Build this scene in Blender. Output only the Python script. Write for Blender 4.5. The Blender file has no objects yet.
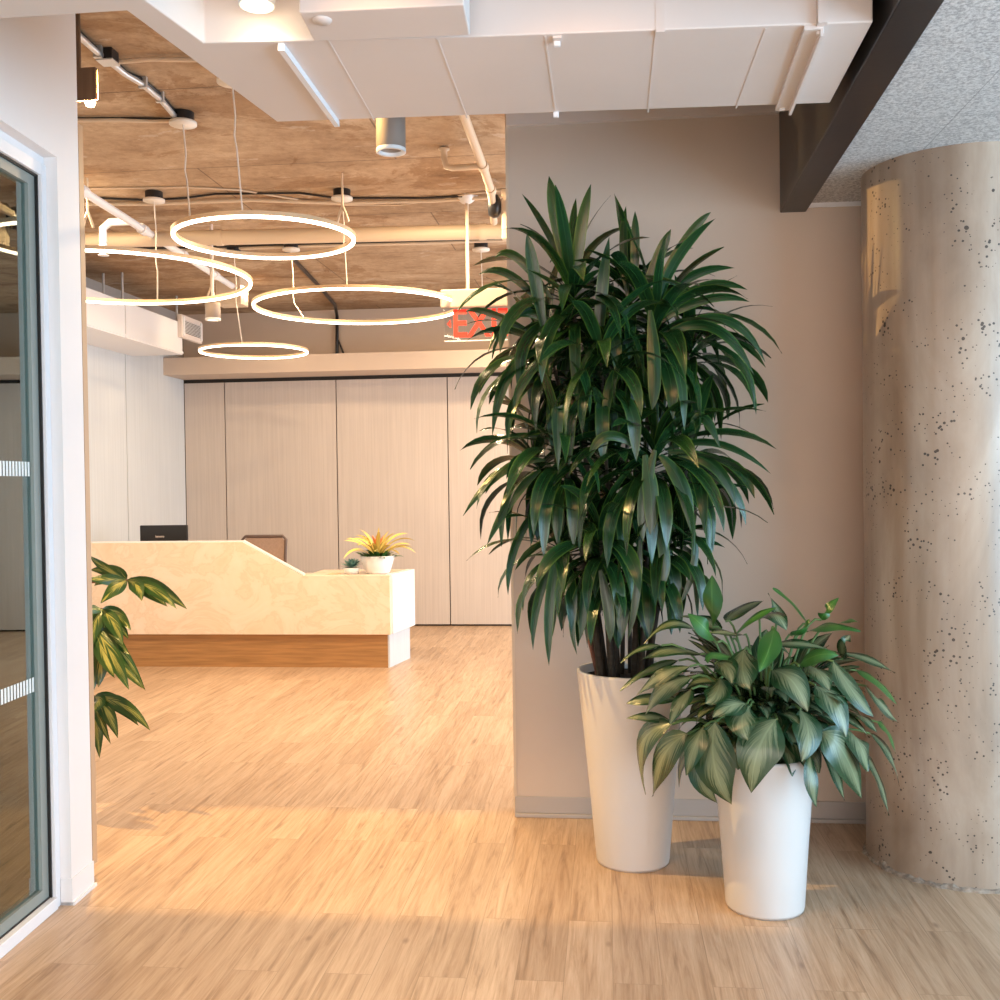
import bpy, math, random
from mathutils import Vector, Matrix, noise as mnoise
random.seed(7)
R = math.radians
SC = bpy.context.scene
COL = SC.collection

# ---------------------------------------------------------------- camera and surveying
F, VX, VY, ROLL, H = 1040., 607., 482., .012, 1.55
def nrm(v): return Vector(v).normalized()
Yc = nrm(((VX-500)/F, (500-VY)/F, 1))
u0 = Vector((-math.sin(ROLL), math.cos(ROLL), 0))
Zc = (u0 - u0.dot(Yc)*Yc).normalized()
_x = Vector((Yc[0], Yc[1], -Yc[2])).cross(Vector((Zc[0], Zc[1], -Zc[2])))
Xc = Vector((_x[0], _x[1], -_x[2]))
def ray(px, py):
    c = Vector(((px-500)/F, (500-py)/F, 1))
    return Vector((c.dot(Xc), c.dot(Yc), c.dot(Zc)))
def Zp(px, py, z):      # point seen at a pixel, on the level z
    r = ray(px, py); t = (z-H)/r[2]; return Vector((r[0]*t, r[1]*t, z))
def Yp(px, py, y):
    r = ray(px, py); t = y/r[1]; return Vector((r[0]*t, y, H+r[2]*t))
def Xp(px, py, x):
    r = ray(px, py); t = x/r[0]; return Vector((x, r[1]*t, H+r[2]*t))
cam = bpy.data.cameras.new('camera'); camo = bpy.data.objects.new('camera', cam); COL.objects.link(camo)
cam.sensor_width = 36; cam.lens = F/1000*36; cam.clip_start = .02; cam.clip_end = 200
rt = Vector((Xc[0], Yc[0], Zc[0])); up = Vector((Xc[1], Yc[1], Zc[1])); fw = Vector((Xc[2], Yc[2], Zc[2]))
m = Matrix((rt, up, -fw)).transposed().to_4x4(); m.translation = (0, 0, H); camo.matrix_world = m
SC.camera = camo

# ---------------------------------------------------------------- materials
def mat(name, col, rough=.5, metal=0., emit=None, estr=0., spec=.5, trans=0, alpha=None):
    mt = bpy.data.materials.new(name); mt.use_nodes = True
    b = mt.node_tree.nodes['Principled BSDF']
    b.inputs['Base Color'].default_value = (*col, 1); b.inputs['Roughness'].default_value = rough
    b.inputs['Metallic'].default_value = metal; b.inputs['Specular IOR Level'].default_value = spec
    if emit: b.inputs['Emission Color'].default_value = (*emit, 1); b.inputs['Emission Strength'].default_value = estr
    if trans: b.inputs['Transmission Weight'].default_value = trans
    return mt
class NT:
    def __init__(s, mt): s.t = mt.node_tree; s.b = s.t.nodes['Principled BSDF']
    def n(s, typ, **kw):
        nd = s.t.nodes.new(typ)
        for k, v in kw.items():
            if k in nd.inputs.keys() if isinstance(k, str) else False: nd.inputs[k].default_value = v
            else: setattr(nd, k, v)
        return nd
    def l(s, a, b): s.t.links.new(a, b)
    def pos(s, scale=(1,1,1), rot=(0,0,0), obj=False):
        g = s.t.nodes.new('ShaderNodeTexCoord') if obj else s.t.nodes.new('ShaderNodeNewGeometry')
        mp = s.t.nodes.new('ShaderNodeMapping'); mp.inputs['Scale'].default_value = scale; mp.inputs['Rotation'].default_value = rot
        s.l(g.outputs['Object' if obj else 'Position'], mp.inputs['Vector']); return mp.outputs['Vector']
    def noise(s, vec, scale, detail=4, rough=.55, dist=0):
        nd = s.t.nodes.new('ShaderNodeTexNoise'); nd.inputs['Scale'].default_value = scale
        nd.inputs['Detail'].default_value = detail; nd.inputs['Roughness'].default_value = rough; nd.inputs['Distortion'].default_value = dist
        if vec: s.l(vec, nd.inputs['Vector'])
        return nd.outputs['Fac']
    def ramp(s, fac, stops):
        nd = s.t.nodes.new('ShaderNodeValToRGB'); cr = nd.color_ramp
        while len(cr.elements) < len(stops): cr.elements.new(.5)
        for e, (p, c) in zip(cr.elements, stops):
            e.position = p; e.color = (*c, 1) if len(c) == 3 else c
        s.l(fac, nd.inputs['Fac']); return nd.outputs['Color']
    def mix(s, fac, a, b, mode='MIX'):
        nd = s.t.nodes.new('ShaderNodeMix'); nd.data_type = 'RGBA'; nd.blend_type = mode
        for inp, v in ((nd.inputs[0], fac), (nd.inputs[6], a), (nd.inputs[7], b)):
            if hasattr(v, 'node'): s.l(v, inp)
            elif isinstance(v, (int, float)): inp.default_value = v
            else: inp.default_value = (*v, 1)
        return nd.outputs[2]
    def math(s, op, a, b=0.):
        nd = s.t.nodes.new('ShaderNodeMath'); nd.operation = op
        for inp, v in ((nd.inputs[0], a), (nd.inputs[1], b)):
            if hasattr(v, 'node'): s.l(v, inp)
            else: inp.default_value = v
        return nd.outputs[0]
    def bump(s, h, strength=.3, dist=.01):
        nd = s.t.nodes.new('ShaderNodeBump'); nd.inputs['Strength'].default_value = strength; nd.inputs['Distance'].default_value = dist
        s.l(h, nd.inputs['Height']); s.l(nd.outputs['Normal'], s.b.inputs['Normal'])
    def color(s, c): s.l(c, s.b.inputs['Base Color'])

def speckled(name, col, amt=.06, scale=4, rough=.6, bump=0, bs=80, stretch=(1,1,1), spec=.3):
    mt = mat(name, col, rough, spec=spec); n = NT(mt); v = n.pos(stretch)
    f = n.noise(v, scale, 5)
    lo = tuple(c*(1-amt) for c in col); hi = tuple(min(1, c*(1+amt)) for c in col)
    n.color(n.ramp(f, [(.3, lo), (.7, hi)]))
    if bump: n.bump(n.noise(n.pos(), bs, 3), bump, .004)
    return mt

M = {}
M['paint'] = speckled('wall_paint', (.62,.505,.415), .03, 2, .6, .15, 160)
M['white_paint'] = speckled('white_paint', (.80,.77,.76), .02, 2, .5, .06, 120)
M['trim_white'] = mat('white_trim', (.82,.82,.84), .35)
M['duct'] = speckled('duct_paint', (.74,.66,.62), .03, 1.5, .5, .04, 40)
M['rubber'] = mat('grey_rubber_and_shade', (.47,.42,.39), .45)  # baseboard rubber; also stands in for shade on the upper lobby side wall
M['dark'] = mat('dark_gap', (.03,.025,.02), .8)
M['pot'] = mat('white_resin', (.68,.645,.615), .30)
M['solid_white'] = mat('white_solid_surface', (.84,.83,.82), .35)
M['soil'] = speckled('soil', (.03,.02,.015), .5, 60, .9, .6, 90)
M['beam'] = speckled('beam_paint', (.022,.021,.023), .1, 3, .3, .05, 30)
M['black'] = mat('black_plastic', (.012,.012,.014), .35)
M['cream'] = mat('cream_paint', (.68,.55,.41), .45)
M['steel'] = mat('zinc_steel', (.62,.62,.62), .35, .6)
M['cablewhite'] = mat('white_cable', (.8,.74,.66), .5)
M['led'] = mat('led_diffuser', (1,.9,.8), .5, emit=(1,.80,.60), estr=9)
M['ringgold'] = mat('satin_gold', (.80,.58,.36), .35, .3)
M['lampwarm'] = mat('lamp_face', (1,.9,.8), .5, emit=(1,.74,.45), estr=12)
M['lampdim'] = mat('lamp_recess', (.8,.72,.66), .5, emit=(1,.8,.65), estr=.55)
M['bronze'] = speckled('bronze_boards', (.17,.10,.06), .15, 6, .45, stretch=(8,1,.4))
M['bronze_edge'] = mat('oak_edge', (.52,.33,.19), .45)
M['red'] = mat('exit_red', (.9,.05,.03), .4, emit=(1,.03,.01), estr=.35)
M['sign_cream'] = mat('sign_cream', (.42,.34,.27), .5)
M['taupe'] = mat('taupe_metal', (.33,.27,.23), .6)
M['chair_mesh'] = speckled('chair_mesh', (.33,.24,.20), .1, 60, .7)
M['chair_frame'] = mat('chair_frame', (.10,.07,.065), .5)
M['screen_text'] = mat('grey_lettering', (.7,.6,.55), .4)

# floor planks
mt = M['floor'] = mat('oak_planks', (.5,.38,.27), .36, spec=.45); n = NT(mt)
g = n.t.nodes.new('ShaderNodeNewGeometry'); sx = n.t.nodes.new('ShaderNodeSeparateXYZ'); cx = n.t.nodes.new('ShaderNodeCombineXYZ')
n.l(g.outputs['Position'], sx.inputs[0]); n.l(sx.outputs['Y'], cx.inputs['X']); n.l(sx.outputs['X'], cx.inputs['Y'])
br = n.t.nodes.new('ShaderNodeTexBrick'); n.l(cx.outputs[0], br.inputs['Vector'])
for k, v in (('Scale',1),('Mortar Size',.0012),('Mortar Smooth',.1),('Bias',0),('Brick Width',1.22),('Row Height',.152)): br.inputs[k].default_value = v
br.offset = .37; br.offset_frequency = 2
br.inputs['Color1'].default_value = (0,0,0,1); br.inputs['Color2'].default_value = (1,1,1,1); br.inputs['Mortar'].default_value = (.5,.5,.5,1)
plank = br.outputs['Color']
# shift the grain per plank
vm = n.t.nodes.new('ShaderNodeVectorMath'); vm.operation = 'MULTIPLY_ADD'
n.l(plank, vm.inputs[0]); vm.inputs[1].default_value = (7,13,5); n.l(g.outputs['Position'], vm.inputs[2])
def stretched(vec, sc):
    mp = n.t.nodes.new('ShaderNodeMapping'); mp.inputs['Scale'].default_value = sc; n.l(vec, mp.inputs['Vector']); return mp.outputs['Vector']
grain = n.noise(stretched(vm.outputs[0], (15,.9,1)), 2.2, 8, .64, .9)
fine = n.noise(stretched(vm.outputs[0], (120,4,1)), 2.0, 4, .6)
blot = n.noise(stretched(vm.outputs[0], (5,.8,1)), 1.3, 3)
c = n.ramp(grain, [(.30,(.26,.145,.075)),(.42,(.50,.32,.19)),(.56,(.65,.455,.30)),(.76,(.78,.59,.42))])
c = n.mix(.30, c, n.ramp(fine, [(.35,(.42,.30,.20)),(.6,(.62,.50,.38))]), 'MIX')
c = n.mix(.5, c, n.ramp(blot, [(.3,(.80,.76,.72)),(.7,(1,1,1))]), 'MULTIPLY')
c = n.mix(.16, c, n.mix(1., (.55,.44,.34), plank, 'MULTIPLY'), 'ADD') if False else c
pt = n.ramp(plank, [(0,(.80,.77,.74)),(1,(1.0,1.0,1.0))])
c = n.mix(1., c, pt, 'MULTIPLY')
vor = n.t.nodes.new('ShaderNodeTexVoronoi'); n.l(stretched(vm.outputs[0], (5.5,2.6,1)), vor.inputs['Vector']); vor.inputs['Scale'].default_value = 1.
kn = n.ramp(vor.outputs['Distance'], [(.02,(1,1,1)),(.08,(0,0,0))])
c = n.mix(n.math('MULTIPLY', kn, .65), c, (.22,.13,.08))
c = n.mix(n.math('MULTIPLY', br.outputs['Fac'], .6), c, (.26,.17,.10))
n.color(c); n.bump(n.math('ADD', grain, fine), .08, .003)

# slab concrete
mt = M['slab'] = mat('slab_concrete', (.4,.33,.25), .8, spec=.2); n = NT(mt)
v = n.pos((.8,1.5,1)); f = n.noise(v, 1.5, 12, .74, .15); ff = n.noise(n.pos((1,1,1)), 24, 6, .7)
c = n.ramp(f, [(.30,(.26,.17,.105)),(.47,(.42,.295,.19)),(.58,(.49,.36,.24)),(.75,(.66,.52,.38))])
c = n.mix(.6, c, n.ramp(ff, [(.3,(.70,.66,.62)),(.5,(1,1,1)),(.7,(1.2,1.2,1.2))]), 'MULTIPLY')
f2 = n.noise(n.pos((1,1.6,1)), .9, 7, .72, .8)
c = n.mix(n.ramp(f2, [(.52,(0,0,0)),(.545,(1,1,1))]), c, n.mix(1., c, (.80,.73,.66), 'MULTIPLY'))
f3 = n.noise(n.pos((1,2,1)), 2.3, 7, .75, .7)
c = n.mix(n.ramp(f3, [(.60,(0,0,0)),(.63,(.45,.45,.45))]), c, (.62,.54,.45))
br = n.t.nodes.new('ShaderNodeTexBrick'); n.l(n.pos(rot=(0,0,0)), br.inputs['Vector'])
for k, vv in (('Scale',1),('Mortar Size',.006),('Mortar Smooth',.3),('Brick Width',2.44),('Row Height',1.22)): br.inputs[k].default_value = vv
c = n.mix(n.math('MULTIPLY', br.outputs['Fac'], .65), c, (.12,.085,.06))
n.color(c); n.bump(f, .35, .02)

# column concrete, with air holes
mt = M['column'] = mat('column_concrete', (.4,.36,.3), .30, spec=.6); n = NT(mt)
v = n.pos((1,1,.35)); f = n.noise(v, 3.2, 8, .6, .6); f2 = n.noise(n.pos((9,9,.5)), 1.0, 5)
c = n.ramp(f, [(.32,(.24,.15,.092)),(.48,(.375,.255,.168)),(.56,(.43,.31,.22)),(.70,(.57,.455,.35))])
c = n.mix(.30, c, n.ramp(f2, [(.3,(.30,.24,.19)),(.7,(.60,.56,.50))]))
vo = n.t.nodes.new('ShaderNodeTexVoronoi'); n.l(n.pos(), vo.inputs['Vector']); vo.inputs['Scale'].default_value = 52
sz = n.noise(n.pos(), 9, 3)
hole = n.math('LESS_THAN', vo.outputs['Distance'], n.math('MULTIPLY', n.math('SUBTRACT', sz, .38), 1.0))
vo2 = n.t.nodes.new('ShaderNodeTexVoronoi'); n.l(n.pos(), vo2.inputs['Vector']); vo2.inputs['Scale'].default_value = 17
sz2 = n.noise(n.pos(), 4.3, 3)
hole2 = n.math('LESS_THAN', n.math('ADD', vo2.outputs['Distance'], n.math('MULTIPLY', n.math('SUBTRACT', n.noise(n.pos(), 70, 2), .5), .12)), n.math('MULTIPLY', n.math('SUBTRACT', sz2, .45), .62))
hh = n.math('MAXIMUM', hole, hole2)
c = n.mix(n.math('MULTIPLY', hh, .92), c, (.04,.028,.022)); n.color(c)
n.bump(n.math('SUBTRACT', f, hh), .35, .006)
M['rough_concrete'] = speckled('broken_concrete', (.34,.27,.21), .45, 40, .9, .9, 60)

# acoustic ceiling
mt = M['acoustic'] = mat('acoustic_board', (.55,.55,.55), .9, spec=.1); n = NT(mt)
f = n.noise(n.pos(), 95, 3, .7); c = n.ramp(f, [(.38,(.40,.40,.41)),(.5,(.60,.60,.60)),(.62,(.74,.74,.74))])
br = n.t.nodes.new('ShaderNodeTexBrick'); n.l(n.pos(), br.inputs['Vector']); br.offset = 0
for k, vv in (('Scale',1),('Mortar Size',.0016),('Mortar Smooth',0),('Brick Width',1.2),('Row Height',.62)): br.inputs[k].default_value = vv
c = n.mix(n.math('MULTIPLY', br.outputs['Fac'], .6), c, (.2,.2,.2)); n.color(c); n.bump(f, .5, .003)

# lobby panels (vertical fine stripe)
def striped(name, a, b):
    mt = mat(name, a, .55, spec=.3); n = NT(mt)
    f = n.noise(n.pos((60,60,1.2)), 1., 3, .5)
    f2 = n.noise(n.pos((1,1,.6)), 1.2, 4)
    cc = n.ramp(f, [(.35,a),(.65,b)]); n.color(n.mix(.25, cc, n.ramp(f2, [(.3,tuple(x*.85 for x in a)),(.7,b)]))); return mt
M['panel'] = striped('lobby_panel', (.55,.485,.44), (.62,.55,.50))
M['panel_white'] = striped('side_panel', (.60,.64,.67), (.66,.70,.73))

# desk stone and oak
mt = M['stone'] = mat('onyx', (.86,.74,.60), .25, spec=.4); n = NT(mt)
f = n.noise(n.pos((1,1,1.4)), 1.7, 7, .6, 2.2)
n.color(n.ramp(f, [(.30,(.80,.62,.44)),(.46,(.86,.69,.52)),(.50,(.81,.63,.46)),(.54,(.87,.71,.55)),(.8,(.90,.77,.63))]))
M['oak'] = speckled('oak_plinth', (.42,.22,.085), .22, 2.2, .4, stretch=(1.2,1.2,22))

# leaves, pattern laid in leaf coordinates: u along, v across
def leaf_mat(name, centre, edge, mid, k0=.18, k1=.30, streak=.25, rough=.33, spec=.6, tint=None, rimcol=None):
    mt = mat(name, edge, rough, spec=spec); n = NT(mt)
    uv = n.t.nodes.new('ShaderNodeUVMap'); s = n.t.nodes.new('ShaderNodeSeparateXYZ'); n.l(uv.outputs[0], s.inputs[0])
    d = n.math('ABSOLUTE', n.math('SUBTRACT', s.outputs['Y'], .5))
    cb = n.t.nodes.new('ShaderNodeCombineXYZ')
    n.l(n.math('SUBTRACT', n.math('MULTIPLY', s.outputs['X'], 9.), n.math('MULTIPLY', d, 12.)), cb.inputs[0]); n.l(s.outputs['Y'], cb.inputs[1])
    f = n.noise(cb.outputs[0], 1.3, 4, .6)
    e = n.math('ADD', d, n.math('MULTIPLY', n.math('SUBTRACT', f, .5), streak))
    c = n.ramp(e, [(k0, centre), (k1, edge)])
    midr = n.ramp(d, [(.012,(1,1,1)),(.03,(0,0,0))]); c = n.mix(n.math('MULTIPLY', midr, .7), c, mid)
    if rimcol: c = n.mix(n.ramp(d, [(.40,(0,0,0)),(.47,(1,1,1))]), c, rimcol)
    lf = n.noise(cb.outputs[0], .13, 1)
    c = n.mix(.8, c, n.ramp(lf, [(.3,(.62,.66,.55)),(.7,(1.15,1.1,1.0))]), 'MULTIPLY')
    n.color(c); n.bump(f, .25, .004)
    n.b.inputs['Subsurface Weight'].default_value = 0
    return mt
M['dracaena'] = leaf_mat('strap_leaf', (.010,.045,.014), (.014,.06,.018), (.03,.10,.03), .2, .4, .3, .24, .6, rimcol=(.06,.13,.025))
M['silver_leaf'] = leaf_mat('silver_leaf', (.19,.235,.14), (.018,.060,.024), (.26,.32,.19), .12, .33, .95, .27)
M['fresh_leaf'] = leaf_mat('fresh_leaf', (.05,.18,.035), (.03,.13,.03), (.16,.33,.10), .1, .4, .2, .3)
M['umbrella_leaf'] = leaf_mat('blotched_leaf', (.40,.38,.10), (.020,.075,.014), (.24,.28,.08), -.04, .15, 1.5, .3)
M['bromeliad'] = leaf_mat('yellow_leaf', (.85,.66,.18), (.72,.56,.16), (.30,.35,.08), .1, .4, .2, .4)
M['dark_leaf'] = leaf_mat('dark_small_leaf', (.03,.08,.02), (.05,.16,.04), (.1,.2,.05))
M['orange_leaf'] = mat('orange_bract', (.75,.22,.08), .5)
M['succulent'] = leaf_mat('blue_leaf', (.20,.38,.38), (.09,.24,.26), (.3,.45,.42))
M['cane'] = speckled('cane_bark', (.035,.028,.02), .3, 12, .7, .5, 40, (1,1,6))
M['petiole'] = mat('petiole_green', (.12,.22,.07), .5)
M['redstem'] = mat('red_brown_stem', (.22,.08,.045), .5)
# glass
def glass(name, tint, refl):
    mt = bpy.data.materials.new(name); mt.use_nodes = True; t = mt.node_tree; t.nodes.clear()
    o = t.nodes.new('ShaderNodeOutputMaterial'); tr = t.nodes.new('ShaderNodeBsdfTransparent'); gl = t.nodes.new('ShaderNodeBsdfGlossy')
    tr.inputs[0].default_value = (*tint, 1); gl.inputs['Roughness'].default_value = .01; gl.inputs['Color'].default_value = (.85,.95,.92,1)
    fr = t.nodes.new('ShaderNodeFresnel'); fr.inputs[0].default_value = 1.5
    mu = t.nodes.new('ShaderNodeMath'); mu.operation = 'MULTIPLY'; mu.inputs[1].default_value = refl; mu.use_clamp = True
    mx = t.nodes.new('ShaderNodeMixShader'); t.links.new(fr.outputs[0], mu.inputs[0]); t.links.new(mu.outputs[0], mx.inputs[0])
    t.links.new(tr.outputs[0], mx.inputs[1]); t.links.new(gl.outputs[0], mx.inputs[2]); t.links.new(mx.outputs[0], o.inputs[0]); return mt
M['glass'] = glass('door_glass', (.62,.68,.66), 2.2)
M['pane'] = glass('window_pane', (.95,.97,.98), 1.0)
M['acrylic'] = glass('acrylic', (.93,.95,.97), 1.6)
M['frost'] = mat('frosted_film', (.78,.85,.85), .5)
M['gasket'] = mat('black_gasket', (.01,.01,.01), .5)
M['stile'] = mat('grey_green_metal', (.25,.28,.26), .4)
M['carpet'] = speckled('carpet', (.16,.13,.10), .5, 90, .95)
M['room'] = mat('meeting_room_paint', (.33,.36,.33), .7)

# ---------------------------------------------------------------- mesh builder
class MB:
    def __init__(s): s.v = []; s.f = []; s.uv = []; s.mi = []; s.cur = 0; s.sm = []
    def add(s, vs, fs, uvs=None, smooth=False):
        o = len(s.v); s.v += [Vector(p) for p in vs]; s.uv += uvs or [(0, 0)]*len(vs)
        for f in fs: s.f.append(tuple(i+o for i in f)); s.mi.append(s.cur); s.sm.append(smooth)
        return s
    def box(s, a, b):
        x0,y0,z0 = (min(a[i],b[i]) for i in range(3)); x1,y1,z1 = (max(a[i],b[i]) for i in range(3))
        return s.add([(x0,y0,z0),(x1,y0,z0),(x1,y1,z0),(x0,y1,z0),(x0,y0,z1),(x1,y0,z1),(x1,y1,z1),(x0,y1,z1)],
            [(0,3,2,1),(4,5,6,7),(0,1,5,4),(1,2,6,5),(2,3,7,6),(3,0,4,7)])
    def prism(s, poly, z0, z1):
        if sum((poly[i][0]-poly[i-1][0])*(poly[i][1]+poly[i-1][1]) for i in range(len(poly))) > 0: poly = poly[::-1]
        k = len(poly); vs = [(p[0],p[1],z0) for p in poly]+[(p[0],p[1],z1) for p in poly]
        return s.add(vs, [tuple(range(k))[::-1], tuple(range(k,2*k))]+[(i,(i+1)%k,(i+1)%k+k,i+k) for i in range(k)])
    def prismdir(s, poly, d):   # 3d polygon swept by a vector
        k = len(poly); d = Vector(d); vs = [Vector(p) for p in poly]+[Vector(p)+d for p in poly]
        return s.add(vs, [tuple(range(k)), tuple(range(k,2*k))[::-1]]+[(i+k,(i+1)%k+k,(i+1)%k,i) for i in range(k)])
    def tube(s, pts, r, nseg=8, caps=True):
        pts = [Vector(p) for p in pts]; k = len(pts); rr = r if isinstance(r, (list, tuple)) else [r]*k
        vs = []; prev = None
        for i, p in enumerate(pts):
            t = (pts[min(i+1,k-1)]-pts[max(i-1,0)])
            t = t.normalized() if t.length > 1e-9 else Vector((0,0,1))
            a = prev - prev.dot(t)*t if prev is not None and (prev-prev.dot(t)*t).length > 1e-4 else t.orthogonal()
            a.normalize(); prev = a; b = t.cross(a)
            for j in range(nseg):
                an = 2*math.pi*j/nseg; vs.append(p+(a*math.cos(an)+b*math.sin(an))*rr[i])
        fs = [(i*nseg+j, i*nseg+(j+1)%nseg, (i+1)*nseg+(j+1)%nseg, (i+1)*nseg+j) for i in range(k-1) for j in range(nseg)]
        s.add(vs, fs, smooth=True)
        if caps:
            s.add(vs[:nseg], [tuple(range(nseg))[::-1]]); s.add(vs[-nseg:], [tuple(range(nseg))])
        return s
    def lathe(s, prof, c, nseg=48, smooth=True):
        vs = []; k = len(prof)
        for r, z in prof:
            for j in range(nseg):
                an = 2*math.pi*j/nseg; vs.append((c[0]+r*math.cos(an), c[1]+r*math.sin(an), c[2]+z))
        return s.add(vs, [(i*nseg+j, i*nseg+(j+1)%nseg, (i+1)*nseg+(j+1)%nseg, (i+1)*nseg+j) for i in range(k-1) for j in range(nseg)], smooth=smooth)
    def disc(s, c, r, nseg=48, flip=False):
        vs = [(c[0]+r*math.cos(2*math.pi*j/nseg), c[1]+r*math.sin(2*math.pi*j/nseg), c[2]) for j in range(nseg)]
        return s.add(vs, [tuple(range(nseg))[::-1] if flip else tuple(range(nseg))])
    def leaf(s, pts, width, nhint, shape='strap', fold=.25, lid=0, wave=0., k=None):
        """pts: midrib points; a folded blade of real curvature"""
        n = len(pts); vs = []; uvs = []; ph = random.random()*6
        for i, p in enumerate(pts):
            t = i/(n-1); tg = (pts[min(i+1,n-1)]-pts[max(i-1,0)]).normalized()
            side = tg.cross(nhint); side = side.normalized() if side.length > 1e-3 else tg.orthogonal().normalized()
            nm = side.cross(tg).normalized()
            if shape == 'strap': w = (.30+.70*min(1, t*3.2)**.8)*(1-max(0,(t-.5)/.5)**2.4)
            elif shape == 'ovate': w = (math.sin(math.pi*min(1, t**.80))**.85)*(1-.12*t)
            else: w = math.sin(math.pi*t**.7)
            w = max(w, .015)*width/2
            wv = wave*math.sin(t*9+ph)*width
            for q, a in ((-1,0),(-.5,.25),(0,.5),(.5,.75),(1,1)):
                off = abs(q)*fold*w + wv*(abs(q)**2)*(1 if q > 0 else -1) - (abs(q)**2)*fold*.5*w
                vs.append(p + side*q*w + nm*off); uvs.append((t+lid*2, a))
        fs = [(i*5+j, i*5+j+1, (i+1)*5+j+1, (i+1)*5+j) for i in range(n-1) for j in range(4)]
        return s.add(vs, fs, uvs, True)
    def build(s, name, mats, parent=None, bevel=0, origin=None, subsurf=0):
        if origin is None:
            if parent is None:
                xs = [v.x for v in s.v]; ys = [v.y for v in s.v]; zs = [v.z for v in s.v]
                origin = Vector(((min(xs)+max(xs))/2, (min(ys)+max(ys))/2, min(zs)))
            else:
                origin = Vector((0,0,0)); q = parent
                while q: origin = origin + q.location; q = q.parent
        origin = Vector(origin)
        me = bpy.data.meshes.new(name); me.from_pydata([tuple(v-origin) for v in s.v], [], s.f)
        if not isinstance(mats, (list, tuple)): mats = [mats]
        for q in mats: me.materials.append(q)
        me.polygons.foreach_set('material_index', s.mi); me.polygons.foreach_set('use_smooth', s.sm)
        uvl = me.uv_layers.new(name='UVMap')
        for lp in me.loops: uvl.data[lp.index].uv = s.uv[lp.vertex_index]
        me.validate(); me.update()
        o = bpy.data.objects.new(name, me); COL.objects.link(o)
        if parent: o.parent = parent
        else: o.location = origin
        if bevel:
            b = o.modifiers.new('bevel', 'BEVEL'); b.width = bevel; b.segments = 2; b.limit_method = 'ANGLE'
        return o

def tag(o, label=None, cat=None, group=None, kind=None):
    if label: o['label'] = label
    if cat: o['category'] = cat
    if group: o['group'] = group
    if kind: o['kind'] = kind
    return o
def thing(name, loc, label, cat, group=None):
    o = bpy.data.objects.new(name, None); COL.objects.link(o); o.location = Vector(loc); o.empty_display_size = .1
    return tag(o, label, cat, group)
def struct(name, mb, mats, label=None, bevel=0):
    o = mb.build(name, mats, bevel=bevel); o['kind'] = 'structure'
    if label: o['label'] = label; 
    return o
def bez(p0, p1, p2, n=10):
    return [Vector(p0)*(1-t)**2+Vector(p1)*2*t*(1-t)+Vector(p2)*t*t for t in [i/(n-1) for i in range(n)]]
def text_mesh(name, body, size, depth, m, parent, loc, rot):
    cu = bpy.data.curves.new(name, 'FONT'); cu.body = body; cu.size = size; cu.extrude = depth; cu.align_x = 'LEFT'; cu.offset = size*.018
    tmp = bpy.data.objects.new(name, cu); COL.objects.link(tmp); bpy.context.view_layer.update()
    me = bpy.data.meshes.new_from_object(tmp.evaluated_get(bpy.context.evaluated_depsgraph_get()))
    COL.objects.unlink(tmp); bpy.data.objects.remove(tmp); me.materials.clear(); me.materials.append(m)
    o = bpy.data.objects.new(name, me); COL.objects.link(o); o.parent = parent
    base = Vector((0,0,0)); q = parent
    while q: base = base+q.location; q = q.parent
    o.location = Vector(loc)-base; o.rotation_euler = rot; return o
# ================================================================ the rooms
YW, YB, XL, ZS = 4.80, 11.22, -4.69, 3.48     # partition face, lobby back wall, lobby left wall, slab underside
XR, YBK, XLR = 4.2, -4.0, 2.6
struct('floor', MB().box((-5.2, YBK-.2, -.12), (XR+.2, YB+.3, 0)), M['floor'], 'light oak plank floor')
struct('ceiling', MB().box((-5.2, YBK-.2, ZS), (XR+.2, YB+.3, ZS+.2)), M['slab'], 'bare board-marked concrete slab ceiling')
# partition behind the planters
struct('wall_right', MB().box((-.44, YW, 0), (XR+.1, YW+.15, ZS)), M['paint'], 'taupe partition wall behind the planters')
struct('baseboard_right', MB().box((-.443, YW-.009, .018), (1.9, YW, .095)).box((-.443, YW-.02, 0), (1.9, YW, .018)), M['rubber'], 'grey rubber baseboard along the taupe partition', .003)
struct('trim_1', MB().box((-.448, YW-.004, .0), (-.436, YW+.01, ZS)), M['cream'], 'corner bead on the free edge of the taupe partition')
struct('trim_2', MB().box((-.44, YW-.03, 3.19), (.785, YW, 3.27)), M['duct'], 'boxed strip at the head of the taupe partition')
# lobby back wall: four tall panels with shadow gaps
seams = [XL, -4.222, -2.955, -1.718, -.46, .80, 2.6]
b = MB(); b.cur = 1; b.box((XL-.1, YB+.03, 0), (XLR+.1, YB+.2, ZS)); b.cur = 0
zf = Yp(185, 380, YB)[2]
for x0, x1 in zip(seams, seams[1:]): b.box((x0+.006, YB, .02), (x1-.006, YB+.03, zf-.04))
b.cur = 2; b.box((XL, YB+.0, zf+.02), (XLR, YB+.03, ZS))
struct('wall_back', b, [M['panel'], M['dark'], M['paint']], 'lobby back wall of tall beige panels with dark joints')
yf = Zp(168, 375, zf)[1]; zt = Yp(168, 358, yf)[2]
struct('trim_3', MB().box((XL, yf, zf), (XLR, YB, zt)), M['paint'], 'taupe bulkhead above the beige back-wall panels')
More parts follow.
